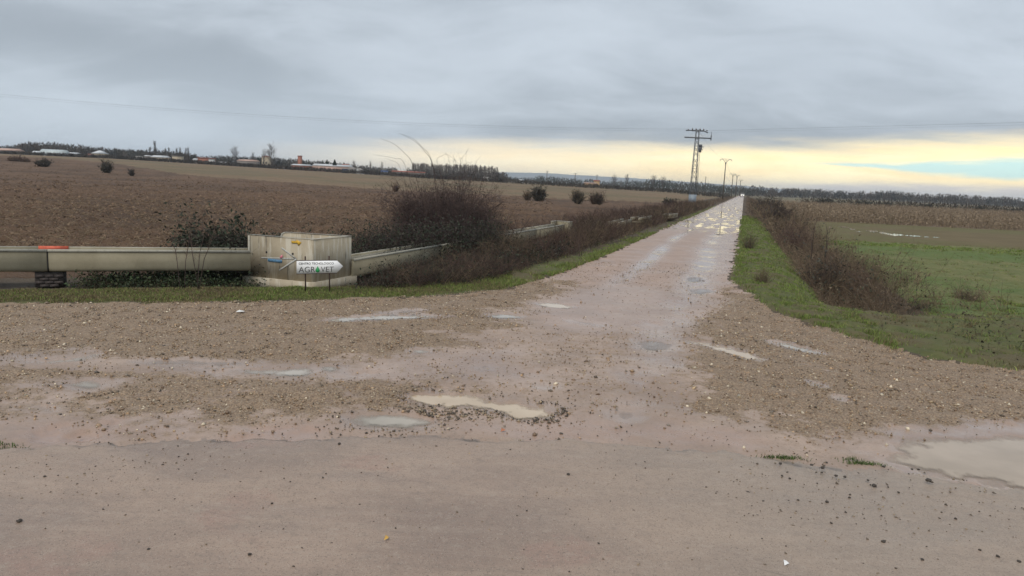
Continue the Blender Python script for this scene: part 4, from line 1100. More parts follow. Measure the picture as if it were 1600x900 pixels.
def stroke(name, a, b_, w, mat, lift=.004):
    (x0, y0), (x1, y1) = zz(*a), zz(*b_); L_ = math.hypot(x1-x0, y1-y0); nx, ny = -(y1-y0)/L_*w/2, (x1-x0)/L_*w/2
    return mark(name, [(x0+nx, y0+ny), (x1+nx, y1+ny), (x1-nx, y1-ny), (x0-nx, y0-ny)], mat, lift)
stroke('white_arrow_shaft', (320, 418), (690, 430), 1.9, M_chalk)
stroke('white_arrow_barb', (535, 315), (685, 428), 2.1, M_chalk, .0065); stroke('white_arrow_barb', (512, 548), (690, 432), 2.3, M_chalk, .009)
stroke('blue_mark', (392, 440), (540, 456), 4.6, M_blue, .0115)
mark('pink_mark', [zz(*q) for q in ((518, 405), (545, 385), (548, 415), (524, 425))], M_pink, .0135)
for hx, hy in ((376, 360), (650, 377)):
    c0 = onplane(*zz(hx, hy), p0, nAB); k = MB(cb); k.tube([c0 - nAB*.002, c0 + nAB*.006], [.026, .024], 10); k.build('bolt_hole', M_black, BOX)

# ------------------------------------------------------------------ arrow sign
sp = at(496, 454, 0.); SY = 14.75
def sg(px, py): return aty(px, py, SY)
s0 = sg(496, 452); sbase = np.array([s0[0], SY, -.02])
SIGN = thing('arrow_sign', sbase, 'white arrow-shaped sign on two rusty posts before the chamber', 'sign')
M_rust = simple('rusty_steel', (.06, .036, .03), .75, .4, 40)
M_signw = simple('white_sign_sheet', (.86, .87, .88), .35, .02, 2); M_ink = simple('black_ink', (.015, .015, .017), .5, .1, 10); M_green = simple('green_ink', (.02, .26, .08), .5, .15, 8)
tl, bl, tp, tr, br_ = sg(463.5, 407.6), sg(463.5, 427.6), sg(536, 415.8), sg(526.5, 407.0), sg(526.5, 426.2)
m = MB(sbase); m.plate([tl, tr, tp, br_, bl], (0, -1, 0), .006); m.build('sign_panel', M_signw, SIGN)
m = MB(sbase); m.bar(tl + [-.004, .0, .006], tr + [0, .0, .006], .014, .012); m.build('top_frame', M_rust, SIGN)
m = MB(sbase); m.bar(bl + [-.004, .0, -.006], br_ + [0, .0, -.006], .014, .012); m.build('bottom_frame', M_rust, SIGN)
for (xa, ya, xb, yb) in ((477, 400.5, 477.5, 452), (514.2, 400, 515.5, 452)):
    a, b_ = aty(xa, ya, SY+.02), aty(xb, yb, SY+.02); b_[2] = -.05; m = MB(sbase); m.bar(b_, a, .026, .022); m.build('post', M_rust, SIGN)
def text_mesh(body, name, mat, parent, origin, xdir, zdir, width, offset=0., spacing=1.):
    cu = bpy.data.curves.new(name, 'FONT'); cu.body = body; cu.size = 1.; cu.offset = offset; cu.space_character = spacing; cu.extrude = .004; cu.resolution_u = 4
    to = bpy.data.objects.new(name, cu); COL.objects.link(to); bpy.context.view_layer.update()
    me = bpy.data.meshes.new_from_object(to.evaluated_get(bpy.context.evaluated_depsgraph_get())); bpy.data.objects.remove(to)
    n = len(me.vertices); co = np.zeros(n*3, np.float32); me.vertices.foreach_get('co', co); co = co.reshape(-1, 3)
    co[:, 0] -= co[:, 0].min(); w = co[:, 0].max(); k = width/w; hgt = np.percentile(co[:, 1], 100)
    zs = k*1.0
    P_ = np.array(origin)[None] + np.outer(co[:, 0]*k, xdir) + np.outer(co[:, 1]*zs, zdir) + np.outer(co[:, 2]*.2, np.array([0, -1., 0]))
    me.vertices.foreach_set('co', (P_ - sbase).astype(np.float32).ravel()); me.update(); me.materials.clear(); me.materials.append(mat)
    o = bpy.data.objects.new(name, me); COL.objects.link(o); o.parent = parent; return o
xd = (tr-tl)/np.linalg.norm(tr-tl); zd = np.array([0, 0, 1.]); fwd = np.array([0, -.0095, 0])
def line(px0, px1, py, body, name, mat, **kw):
    a, b_ = sg(px0, py), sg(px1, py); return text_mesh(body, name, mat, SIGN, a + fwd, xd, zd, float(np.linalg.norm(b_-a)), **kw)
line(467, 521.5, 413.4, 'CENTRO TECNOLÓGICO', 'small_lettering', M_ink, offset=.0)
line(467, 492.5, 425.6, 'AGR', 'large_lettering', M_ink, offset=-.012)
line(501.5, 521.5, 424.8, 'VET', 'large_lettering', M_ink, offset=-.012)
dc = sg(496.5, 422.4); dr = 3.3*SY/FPX; dp = []
for k in range(20):
    a = math.pi*(-1.25 + 1.5*k/19)+math.pi/2*0; 
    dp.append(dc + fwd + np.array([dr*math.cos(-math.pi*1.15+2*math.pi*.65*0 + (math.pi*1.3)*k/19 + math.pi*0.0), 0, dr*math.sin(-math.pi*1.15 + (math.pi*1.3)*k/19)]))
dp.append(dc + fwd + np.array([0, 0, dr*2.1]))
m = MB(sbase); m.plate(dp, (0, -1, 0), .002); m.build('green_drop', M_green, SIGN)

# ------------------------------------------------------------------ shrubs
def bush_parts(root, rx, ry, h, n, per, cols, w=.006, leaf=0, greens=None, per2=2, lean=.6, leafsize=(.03, .055)):
    acc = Acc(); a = rng.random(n)*2*np.pi; r = np.sqrt(rng.random(n))
    P_ = np.stack([r*np.cos(a)*rx*.5, r*np.sin(a)*ry*.5, np.zeros(n)-.04], 1)
    D = np.stack([r*np.cos(a)*rx*lean, r*np.sin(a)*ry*lean, np.full(n, h*.8)], 1) + rng.standard_normal((n, 3))*.18*h
    D[:, 2] = np.abs(D[:, 2])
    L = h*np.sqrt(1.15-.55*r*r)*(.55+.53*rng.random(n))*(1+.22*np.sin(3*a+rng.random()*6)+.13*np.sin(7*a+2))
    V, F, C_, pts = twigs(P_, D, L, w*(.7+.7*rng.random(n)), pick(cols, n), 4, .25, .12); acc.add(V, F, C_)
    src, Ls, k_ = pts, L, 4
    for lev in range(per2):
        m_ = len(src)*(per if lev == 0 else 3); i = rng.integers(0, len(src), m_); f = rng.random(m_)*(k_-.8)+.7; f0 = np.floor(f).astype(int).clip(0, k_-1); ff = (f-f0).clip(0, 1)[:, None]
        p = src[i, f0]*(1-ff) + src[i, f0+1]*ff
        Dd = rng.standard_normal((m_, 3)); Dd[:, 2] = Dd[:, 2]*.7 + .5
        Lc = Ls[i]*(.2+.22*rng.random(m_))
        V, F, C_, p2 = twigs(p, Dd, Lc, np.full(m_, w*(.5 if lev == 0 else .36)), pick(cols, m_), 2, .2, .3); acc.add(V, F, C_)
        src, Ls, k_ = p2, Lc, 2
    acc.build('branches', M_tint, root)
    if leaf:
        la = Acc(); i = rng.integers(0, len(src), leaf); k = rng.random(leaf)[:, None]; p = src[i, 0]*(1-k) + src[i, 2]*k + rng.normal(0, .05, (leaf, 3)); p[:, 2] = np.abs(p[:, 2])
        V, F, C_ = leaves(p, rng.uniform(*leafsize, leaf), pick(greens, leaf)); la.add(V, F, C_); la.build('leaves', M_tint, root)
bb = xy_of(31.0, -11.2); bp_ = at(693, 384, -.05); by = 27.5; bx = ray(693, 375); bx = bx[0]/bx[1]*by
BUSH = thing('bare_shrub', (bx, by, -.05), 'big leafless purple-brown shrub with long arching canes behind the flume', 'shrub')
bush_parts(BUSH, 2.15, 1.7, 2.3, 800, 11, [(.075,.052,.050), (.095,.066,.06), (.06,.045,.043), (.115,.08,.07)], .009, 1800, [(.035,.04,.028), (.045,.05,.034)], 2, .62)
def cane(pts, r):
    P_ = np.array([aty(px, py, by) for px, py in pts]); loc = P_ - np.array([bx, by, -.05])
    # smooth polyline through the points
    q = []
    for i in range(len(loc)-1):
        p1, p2 = loc[i], loc[i+1]; p0_, p3 = loc[max(i-1, 0)], loc[min(i+2, len(loc)-1)]
        for k in range(5):
            t = k/5; q.append(.5*((2*p1) + (-p0_+p2)*t + (2*p0_-5*p1+4*p2-p3)*t*t + (-p0_+3*p1-3*p2+p3)*t**3))
    q.append(loc[-1]); q = np.array(q); q[:, 1] += np.linspace(0, random.uniform(-.3, .3), len(q))
    m = MB(); m.tube(q, np.linspace(r*.72, r*.25, len(q)), 5); return m.build('arching_cane', M_cane, BUSH)
M_cane = simple('cane_bark', (.075, .052, .045), .8, .3, 12)
for pts, r in (([(685,330),(676,258),(664,237),(650,222),(630,211)], .013), ([(690,335),(675,252),(660,230),(645,216),(624,209)], .011), ([(665,335),(645,258),(633,240),(616,225),(596,217)], .012), ([(655,330),(632,256),(618,248),(600,244),(585,242)], .009),
                ([(705,320),(683,255),(690,244),(698,242),(703,256)], .009), ([(717,325),(719,256),(722,246),(728,238)], .009), ([(735,330),(743,258),(746,250),(752,242)], .008), ([(648,330),(625,262),(612,251),(600,247)], .007), ([(730,330),(735,262),(737,252)], .007)): cane(pts, r)
def shrub_at(name, px, pb, w, hgt, dist, label, cols, n=110, leaf=0, greens=None, cat='shrub', w_=None, per=6):
    """shrub whose foot is seen at (px, pb) at the given distance; sizes in picture pixels"""
    d = ray(px, pb); y = dist; x = d[0]/d[1]*y; z = float(h_base(np.array([x]), np.array([y]))[0])
    k = y/FPX*(.62 if y > 60 else 1.0); o = thing(name, (x, y, z), label, cat)
    extra = (pb - 0)  # foot
    zb = CAM_H + d[2]/d[1]*y; H_ = hgt*k + max(0, zb - z)
    bush_parts(o, w*k*.5, w*k*.42, H_, n, per, cols, w_ or max(.006, .0005*y), leaf, greens, 1, .62, (.05*max(1, y/40), .10*max(1, y/40)))
    return o
DGB = [(.095,.085,.064), (.08,.078,.058), (.11,.09,.07)]
DGF = [(.062,.066,.05), (.075,.075,.058), (.055,.056,.046)]  # leaf greens paled, a little haze put into the colour
DK = [(.066,.056,.048), (.085,.07,.058), (.055,.05,.043)]
shrub_at('evergreen_bramble', 345, 400, 150, 62, 18.3, 'dark evergreen bramble thicket behind the left flume beside the chamber', DK+[(.10,.065,.062)], 300, 6500, DG, 'bramble', .005, 8)
shrub_at('field_shrub', 167, 264, 20, 17, 150, 'lone round dark shrub standing in the ploughed field', DK, 120, 700, DGB)
shrub_at('field_shrub', 68, 259, 34, 17, 170, 'wide dark shrub at the left end of the ploughed field', DK, 160, 700, DGB)
shrub_at('field_shrub', 30, 253, 70, 15, 200, 'long reddish-brown leafless hedge bush below the left barn', PURP, 200)
shrub_at('field_shrub', 206, 268, 9, 5, 140, 'tiny dark bush right of the lone round field shrub', DK, 60)
shrub_at('field_shrub', 841, 308, 21, 24, 105, 'rounded dense dark shrub with a short stem among the stubble', DK, 170, 1500, DGB)
shrub_at('field_shrub', 824, 307, 16, 14, 106, 'thin leafless bush just left of the rounded dark shrub', BROW, 70)
shrub_at('field_shrub', 903, 311, 26, 19, 100, 'grey-brown bushy shrub between the rounded shrub and the pylon', DK+BROW[:2], 160, 300, DGB)
shrub_at('field_shrub', 932, 312, 34, 18, 101, 'wider reddish shrub right beside the grey-brown bushy shrub', PURP[:3]+DK, 170, 150, DGB)
shrub_at('field_shrub', 1046, 319, 26, 14, 110, 'low dark mound of bramble left of the lattice pylon', DK, 150, 900, DGB)
shrub_at('field_shrub', 618, 293, 8, 10, 120, 'small bare bush peeping over the big purple shrub', PURP, 60)
shrub_at('verge_weeds', 1192, 440, 34, 26, 19.3, 'brown dead weed clump on the green verge', BROW, 90, cat='weeds', w_=.004)
shrub_at('verge_weeds', 1170, 386, 22, 26, 31, 'dark dead weed tuft on the verge farther up the track', DK+BROW, 90, cat='weeds', w_=.005)
shrub_at('verge_weeds', 1510, 474, 50, 26, 20.5, 'round brown weed clump at the meadow end of the ditch', DK+BROW, 130, cat='weeds', w_=.004)
shrub_at('verge_weeds', 1440, 488, 40, 20, 19., 'dark thorny clump beside the round brown weed clump', DK, 120, cat='weeds', w_=.004)
for px, pb, w, hg, dd, lab, cs, lf_ in ((1290, 452, 62, 58, 24.5, 'dark thorny bush at the verge side of the ditch, nearest the meadow end', [(.05,.04,.036), (.07,.052,.045)], 500),
        (1345, 470, 74, 52, 23.0, 'brown leafless bush bulging out of the ditch by the rough grass', BROW[2:5], 200), (1236, 380, 46, 44, 38.0, 'purple-brown bush halfway along the right ditch', PURP[1:4], 100),
        (1214, 348, 44, 46, 62.0, 'tall dark bush in the ditch, hiding the start of the maize', [(.055,.045,.042), (.075,.058,.05)], 300), (1196, 326, 34, 30, 95.0, 'farthest dark rounded bush on the ditch line', DK, 300)):
    shrub_at('ditch_bush', px, pb, w, hg, dd, lab, cs, 170, lf_, DGF, 'bush', None if dd > 60 else .005, 7)
for i, (px, pb, w, hg, lab) in enumerate(((1290, 312, 44, 4, 'long dark hedge bush behind the maize, nearest the track'), (1385, 318.5, 34, 5, 'rounded hedge bush behind the maize with flat top'), (1450, 321.5, 14, 3.5, 'small separate hedge bush between two longer ones'), (1350, 316, 40, 5, 'low hedge strip left of the rounded hedge bush'), (1532, 326, 22, 4, 'short dark hedge bush near the frame edge'), (1580, 328.5, 40, 4.5, 'widest dark hedge bush at the frame edge'))):
    shrub_at('hedge_bush', px, pb, w, hg, 215, lab, DK, 110, 700, DGF, 'hedge')
# leafless saplings before the left flume
def sapling(name, stems, Yd, label, r=.012, twn=30, z0=-.15):
    b0 = aty(*stems[0][0], Yd); o = thing(name, (b0[0], Yd, z0), label, 'sapling'); m = MB((b0[0], Yd, z0)); acc = Acc(); allp = []
    for st_ in stems:
        P_ = np.array([aty(px, py, Yd) for px, py in st_]); P_[0, 2] = min(P_[0, 2], z0); P_[:, 1] += rng.normal(0, .03, len(P_)); m.tube(P_, np.linspace(r, r*.35, len(P_)), 5)
        for _ in range(twn):
            k = random.uniform(.35, 1)*(len(P_)-1); i = min(int(k), len(P_)-2); allp.append(P_[i] + (P_[i+1]-P_[i])*(k-i))
    m.build('stem', M_cane, o)
    allp = np.array(allp); n = len(allp); D = rng.standard_normal((n, 3))*.6; D[:, 2] = np.abs(D[:, 2])+.5
    V, F, C_, _ = twigs(allp, D, rng.uniform(.06, .25, n), np.full(n, r*.22), pick(PURP, n), 2, .1, .2)
    mk('crown', V-np.array([b0[0], Yd, z0]), [F], M_tint, o, col=C_)
sapling('bare_sapling', [[(308,447),(309,420),(312,395),(318,370),(316,345)], [(309,430),(318,405),(330,380),(338,352)], [(282,436),(278,410),(273,392),(266,360)], [(286,436),(289,408),(293,390),(297,360)], [(310,420),(300,395),(296,375)]], 14.35, 'leafless many-stemmed sapling standing before the left flume', .009)
sapling('bare_sapling', [[(905,420),(906,400),(903,375),(895,358)], [(906,405),(912,380),(915,365)]], 24.5, 'thin bare sapling in the brush below the flume end box', .012, 20)
sapling('bare_sapling', [[(790,405),(792,385),(800,365),(806,345)], [(792,390),(788,365),(786,350)], [(793,380),(815,360),(830,338)], [(794,378),(770,356),(760,335)]], 25.5, 'reddish leafless sapling right of the big purple shrub', .012, 40)
sapling('bare_sapling', [[(1272,372),(1273,355),(1277,342)], [(1273,364),(1269,352)]], 31., 'two-forked bare stick standing in the ditch brush', .02, 8, -.6)
sapling('bare_sapling', [[(1294,376),(1293,362),(1291,350)], [(1293,366),(1297,357)]], 30., 'short dark stick right of the forked stick in the ditch', .022, 6, -.6)

# ------------------------------------------------------------------ electricity line
M_galv = simple('galvanised_steel', (.20, .215, .23), .55, .2, 3, metal=.3); M_galvd = simple('dull_steel', (.12, .13, .14), .6, .2, 3)
M_base = simple('blue_grey_sheet', (.235, .275, .315), .55, .12, 1.5)
M_wood = simple('grey_pole', (.115, .10, .085), .85, .25, 2)
M_insul = simple('brown_glass', (.10, .075, .06), .3, .2, 5)
pp = at(1081, 320, 0); PYX, PYY = pp[0], pp[1]; KP = PYY/FPX*1.0
ptop_z = aty(1088.5, 204, PYY)[2]
PY = thing('lattice_pylon', (PYX, PYY, 0), 'grey steel lattice pylon with switchgear standing left of the dirt track', 'pylon')
def leg(sx, sy, z):
    k = z/ptop_z; hw = .50*(1-k) + .24*k; return np.array([sx*hw, sy*hw, z])
for sx in (-1, 1):
    for sy in (-1, 1):
        m = MB(); m.bar(leg(sx, sy, 0), leg(sx, sy, ptop_z), .08); m.build('leg', M_galv, PY)
zs = [2.3]; 
while zs[-1] < ptop_z-.6: zs.append(zs[-1] + .95)
for fi, (a, b_) in enumerate((((-1,-1),(1,-1)), ((1,-1),(1,1)), ((1,1),(-1,1)), ((-1,1),(-1,-1)))):
    m = MB()
    for i in range(len(zs)-1):
        p, q = (a, b_) if i % 2 else (b_, a)
        m.bar(leg(*p, zs[i]), leg(*q, zs[i+1]), .06)
    for z_ in zs[::4]: m.bar(leg(*a, z_), leg(*b_, z_), .06)
    m.build('lattice_bracing', M_galv, PY)
m = MB(); zb2 = aty(1081, 304, PYY)[2]; m.box((0, 0, zb2/2), (1.08, 1.08, zb2)); m.build('climb_guard', M_base, PY)
ca_z = aty(1089, 215.5, PYY)[2]
m = MB(); m.box((.05, -.35, ca_z), (4.55, .16, .2)); m.build('crossarm', M_galvd, PY)
m = MB(); m.box((2.25, -.35, ca_z+.1), (.14, .14, .9)); m.box((2.25, -.35, ca_z+.62), (.06, .06, 1.0)); m.build('arm_end_bracket', M_galvd, PY)
m = MB(); m.box((0, 0, ptop_z-.02), (2.0, .2, .22)); m.bar((-1.0, 0, ptop_z), (-2.0, 0, ptop_z-.05), .16); m.bar((1.0, 0, ptop_z), (1.75, 0, ptop_z-.28), .16); m.build('top_crossarm', M_galvd, PY)
for xx in (-1.6, -.9, -.3, .4, 1.0, 1.55):
    m = MB(); z_ = ptop_z + (.1 if abs(xx) < 1.2 else -.05); m.tube([(xx, 0, z_), (xx, 0, z_+.12), (xx, 0, z_+.25)], [.09, .12, .05], 6); m.build('insulator', M_insul, PY)
sz1, sz0 = aty(1093, 225.5, PYY)[2], aty(1092.5, 238, PYY)[2]
m = MB(); m.box((.62, -.1, sz1-.2), (.5, .5, .35)); m.box((.75, -.1, sz1-.42), (.75, .42, .12)); m.build('switch_head', M_galvd, PY)
m = MB(); m.tube([(.62, -.1, sz1-.5), (.62, -.1, sz1-.62), (.62, -.1, sz1-.95), (.62, -.1, sz0)], [.3, .36, .24, .26], 8); m.box((.68, -.1, sz1-.9), (.75, .36, .1)); m.build('switch_body', M_galvd, PY)
m = MB(); m.tube([(.62, -.1, sz0), (.66, -.1, sz0-4.5), (.6, -.1, 2.2)], .035, 4); m.build('down_cable', M_galvd, PY)
PY.rotation_euler = (0, 0, 0)

M_wire = simple('dark_wire', (.06, .062, .068), .6, .05, 1)
def wire(name, pts, r, label):
    P_ = np.array(pts); m = MB(P_[0]); m.tube(P_, r, 4); o = m.build(name, M_wire); o.location = P_[0]; return tag(o, label, 'wire')
def span(p3, xs, k):
    """parabola-like sag through measured places"""
    p3 = np.array(p3); cz = np.polyfit(p3[:, 0], p3[:, 2], 2); cy = np.polyfit(p3[:, 0], p3[:, 1], 1); return [(x, np.polyval(cy, x), np.polyval(cz, x)+k) for x in xs]
tL = np.array([PYX-1.6, PYY, ptop_z+.2]); mL = aty(540, 187.5, 124.); eL = aty(0, 147, 120.)
for k, lab in ((0, 'upper thin wire running from the pylon out past the left edge'), (-.32, 'lower thin wire running from the pylon out past the left edge')):
    wire('power_wire', span([tL, mL, eL], np.linspace(PYX-1.5, -128, 40), k), .010 if k == 0 else .006, lab)
tR = np.array([PYX+1.5, PYY, ptop_z+.1]); mR = aty(1350, 199.5, 110.); eR = aty(1600, 190, 93.)
for k, lab in ((0, 'upper thin wire running from the pylon out past the right edge'), (-.3, 'lower thin wire running from the pylon out past the right edge')):
    wire('power_wire', span([tR, mR, eR], np.linspace(PYX+1.4, 92, 30), k), .010 if k == 0 else .006, lab)

def ypole(px, ptop, dist, label, pb=None, scale=1.):
    """pole with a three-armed, upswept head"""
    x = ray(px, ptop); x = x[0]/x[1]*dist; zt = aty(px, ptop, dist)[2]; z0 = float(h_base(np.array([x]), np.array([dist]))[0])-.1
    o = thing('utility_pole', (x, dist, z0), label, 'utility pole'); h = zt-z0
    m = MB(); m.tube([(0, 0, 0), (0, 0, h-1.1)], [.19*scale, .12*scale], 6); m.build('pole', M_wood, o)
    m = MB(); m.box((0, 0, h-1.2), (.34*scale, .3, .5)); m.build('pole_cap', M_galvd, o)
    for sg_ in (-1, 1):
        m = MB(); m.tube([(0, 0, h-1.1), (sg_*.65, 0, h-.35), (sg_*1.05, 0, h-.02), (sg_*1.45, 0, h-.1), (sg_*1.7, 0, h-.55)], .075*scale, 4); m.build('curved_arm', M_galvd, o)
    m = MB(); m.bar((-1.05, 0, h-.02), (1.05, 0, h+.02), .06*scale); m.build('cross_brace', M_galvd, o)
    m = MB(); m.tube([(0, 0, h), (0, 0, h-.3), (0, 0, h-.5)], [.05, .1, .05], 5); m.build('insulator', M_insul, o)
    return (x, dist, zt)
q1 = ypole(1134.5, 248.5, 215, 'tall pole with curved upswept arms, first beyond the lattice pylon')
q2 = ypole(1145.5, 271.5, 390, 'shorter-looking pole with flat arms, second beyond the pylon', scale=1.3)
q3 = ypole(1152, 273.5, 430, 'third pole beyond the pylon, beside the second', scale=1.4)
q4 = ypole(1157.5, 281, 560, 'faint fourth pole low above the wood beyond the pylon', scale=1.6)
for px, pt, dd, lab in ((855, 266.5, 560, 'thin distant mast above the wood, farthest left of the far masts'), (899, 270.5, 520, 'thicker distant pole right of the thin mast'), (933, 273, 600, 'distant pole with crossbar above the yellow building'), (1103, 276, 560, 'thin far pole just right of the lattice pylon')):
    x = ray(px, pt); x = x[0]/x[1]*dd; zt = aty(px, pt, dd)[2]; z0 = float(h_base(np.array([x]), np.array([dd*1.]))[0])
    o = thing('distant_mast', (x, dd, z0), lab, 'mast'); m = MB(); m.tube([(0, 0, 0), (0, 0, zt-z0)], [.28, .2], 5); m.build('pole', M_wood, o); m = MB(); m.box((0, 0, zt-z0-.4), (2.2, .2, .2)); m.build('crossbar', M_galvd, o)
wire('power_wire', [(PYX+.3, PYY, ptop_z-.1)] + [((PYX+.3)*(1-k)+q1[0]*k, PYY*(1-k)+215*k, (ptop_z-.1)*(1-k)+q1[2]*k - 4*1.1*k*(1-k)) for k in np.linspace(.05, 1, 16)], .014, 'thin wire sagging from the pylon to the first curved-arm pole')
wire('power_wire', [(q1[0]*(1-k)+q2[0]*k, q1[1]*(1-k)+q2[1]*k, q1[2]*(1-k)+q2[2]*k - 4*1.5*k*(1-k)) for k in np.linspace(0, 1, 16)], .02, 'thin wire from the first curved-arm pole to the second')

# ------------------------------------------------------------------ far woods, trees, village
def wood(name, items, cols, tri=70, thin=1.0):
    """a mass of leafless crowns; items: (x, y, z, height, width)"""
    it = np.array(items); n = len(it); m = n*tri; i = np.repeat(np.arange(n), tri)
    u = rng.standard_normal((m, 3)); u /= np.linalg.norm(u, axis=1, keepdims=True); u *= (rng.random(m)**.45)[:, None]
    hgt, wd = it[i, 3], it[i, 4]
    c0 = it[i, :3] + np.stack([np.zeros(m), np.zeros(m), hgt*.56], 1)
    p = c0 + u*np.stack([wd*.5, wd*.5, hgt*.44], 1)
    low = rng.random(m) < .25; p[low, 2] = it[i, 2][low] + hgt[low]*rng.random(low.sum())*.5
    D = rng.standard_normal((m, 3))*.45; D[:, 2] = 1
    L = np.maximum(hgt, 4.5)*(.10+.12*rng.random(m)); a = rng.random(m)*np.pi; sw = np.stack([np.cos(a), np.sin(a), np.zeros(m)], 1)*(np.maximum(hgt, 5)*.035*thin*(.6+.8*rng.random(m)))[:, None]
    V = np.stack([p-sw, p+sw, p + D*L[:, None]], 1).reshape(-1, 3); F = (np.arange(m)*3)[:, None] + np.arange(3)
    cl = np.repeat(pick(cols, n, .22)[i]*(.8+.4*rng.random((m, 1))), 3, 0)
    return mk(name, V, [F], M_tint, col=cl, kind='stuff')
WOODC = [(.062,.058,.05), (.075,.068,.056), (.05,.05,.044), (.085,.07,.058)]
def hb(x, y): return float(h_base(np.array([float(x)]), np.array([float(y)]))[0])
def line_wood(name, x0, x1, top, dist, n, cols, depth=40, hvar=.25, wr=.8, tri=70):
    """wood whose skyline follows the (px, py) list 'top'"""
    items = []; tx = [q[0] for q in top]; ty = [q[1] for q in top]
    for k in range(n):
        px = x0 + (x1-x0)*(k+random.random())/n; py = np.interp(px, tx, ty); y = dist + random.random()*depth
        P_ = aty(px, py, y); z = hb(P_[0], y); h = max(2., (P_[2]-z)*(1-hvar*random.random()**1.5))
        items.append((P_[0], y, z-.3, h, h*wr*(.7+.6*random.random()) if h < 9 else 6+4*random.random()))
    return wood(name, items, cols, tri)
line_wood('far_wood', -60, 230, [(-60,228),(0,228),(25,226),(40,222),(60,222),(100,224),(130,227),(160,230),(200,232.5),(230,234)], 470, 190, WOODC, tri=110)
line_wood('far_wood', 180, 620, [(180,233),(230,234),(250,233),(280,236),(300,239),(312,242.5),(345,242.5),(390,244),(430,245.5),(470,248),(500,250),(560,257),(620,262)], 455, 260, WOODC, 60, tri=100)
line_wood('far_wood', 560, 800, [(560,264),(640,270),(700,272),(760,275),(800,277)], 480, 90, WOODC, 30)
line_wood('far_wood', 636, 792, [(636,262),(700,262.5),(760,265),(792,269)], 424, 90, [(.075,.068,.06), (.09,.08,.07)], 40, .3, tri=90)
line_wood('far_wood', 780, 1175, [(780,274),(830,277),(845,273),(880,277),(950,281),(1000,281),(1020,279),(1080,283),(1120,287),(1150,288),(1175,291)], 560, 190, [(.05,.056,.045), (.06,.062,.05), (.07,.066,.052)], 60)
line_wood('far_wood', 1160, 1680, [(1160,294),(1180,290),(1230,293),(1270,294),(1340,298),(1400,297),(1440,301),(1500,303),(1560,306),(1600,308),(1680,312)], 640, 300, WOODC, 60, .5, tri=110)
# low hedges that close off the fields
line_wood('hedge', 1250, 1680, [(1250,312.5),(1400,319.5),(1540,327),(1680,333)], 222, 100, [(.075,.062,.048), (.09,.075,.058)], 6, .6, 1.8, 22)
line_wood('hedge', -40, 640, [(-40,241),(100,242),(180,243.5),(400,256.5),(560,266),(640,270)], 365, 330, [(.05,.042,.035), (.065,.052,.042)], 8, .4, 1.6, 40)
line_wood('hedge', 640, 1140, [(640,273),(760,278),(820,283),(900,289),(980,294),(1060,298),(1140,301)], 330, 170, [(.05,.042,.035), (.065,.055,.042)], 8, .5, 1.8, 40)

def bare_tree_proto(name, h, spread, n, label, cat='tree', tw=1., tk=1., cols=((.10,.085,.075), (.085,.07,.062))):
    o = thing(name, (0, 0, 0), label, cat); m = MB(); m.tube([(0, 0, 0), (.02*h, 0, h*.3), (0, .01*h, h*.62), (0, 0, h*.95)], [h*.017*tk, h*.012*tk, h*.008*tk, h*.0025], 6); m.build('trunk', simple('tree_bark', (.085, .072, .062), .9, .25, 1.5), o)
    acc = Acc(); k = rng.uniform(.18, .85, n); P_ = np.stack([np.zeros(n), np.zeros(n), k*h], 1); a = rng.random(n)*2*np.pi
    D = np.stack([np.cos(a)*spread, np.sin(a)*spread, np.full(n, 1.)], 1); L = h*(.42-.25*k)*(.8+.4*rng.random(n))
    V, F, C_, pts = twigs(P_, D, L, np.full(n, h*.0045*tw), pick(cols, n), 3, -.1, .12); acc.add(V, F, C_)
    mm_ = n*9; i = rng.integers(0, n, mm_); f = rng.random(mm_)*2+.9; f0 = np.floor(f).astype(int).clip(0, 2); ff = (f-f0)[:, None]
    p = pts[i, f0]*(1-ff)+pts[i, f0+1]*ff; D = rng.standard_normal((mm_, 3))*.6; D[:, 2] = 1
    V, F, C_, _ = twigs(p, D, L[i]*(.25+.2*rng.random(mm_)), np.full(mm_, h*.0024*tw), pick(cols, mm_), 2, 0, .15); acc.add(V, F, C_)
    acc.build('crown', M_tint, o); return o
def place(o, px, ptop, dist, h0, label=None, sx=1., first=False):
    c_ = o if first else copy_tree(o); P_ = aty(px, ptop, dist); z = hb(P_[0], dist); k = (P_[2]-z)/h0
    c_.location = (P_[0], dist, z-.1); c_.scale = (k*sx, k*sx, k); c_.rotation_euler = (0, 0, random.random()*6)
    if label: c_['label'] = label
    return c_
T1 = bare_tree_proto('bare_tree', 10., .75, 38, 'tall bare tree with fanned branches, left of the two beside the brick shed')
place(T1, 366, 226, 400, 10., first=True)
place(T1, 424, 222, 400, 10., 'taller bare tree with fanned branches, halfway to the brick tower')
place(T1, 413, 231, 402, 10., 'small bare tree touching the taller fanned tree', .7)
place(T1, 395, 236, 410, 10., 'thin bare tree between the two fanned trees', .7)
place(T1, 579, 250, 420, 10., 'slim bare tree just beyond the white gabled building', .6)
place(T1, 597, 251, 425, 10., 'bare tree with dark trunk, right of the slim one', .6)
place(T1, 553, 249, 430, 10., 'faint bare tree behind the white gabled building', .8)
place(T1, 960, 272, 470, 10., 'round-headed bare tree above the wood right of the yellow building', 1.2)
place(T1, 980, 270, 500, 10., 'pair-like upright bare tree right of the round-headed one', .7)
place(T1, 1022, 272, 520, 10., 'fan-shaped bare tree on the wood edge left of the pylon', 1.1)
place(T1, 1037, 274, 520, 10., 'second fan-shaped bare tree nearest the pylon', 1.1)
T2 = bare_tree_proto('bare_tree', 10., .22, 40, 'dark upright tree, tallest on the left skyline')
place(T2, 242, 221, 400, 10., first=True)
place(T2, 234, 230, 402, 10., 'shorter dark tree touching the tallest upright one', 1.3)
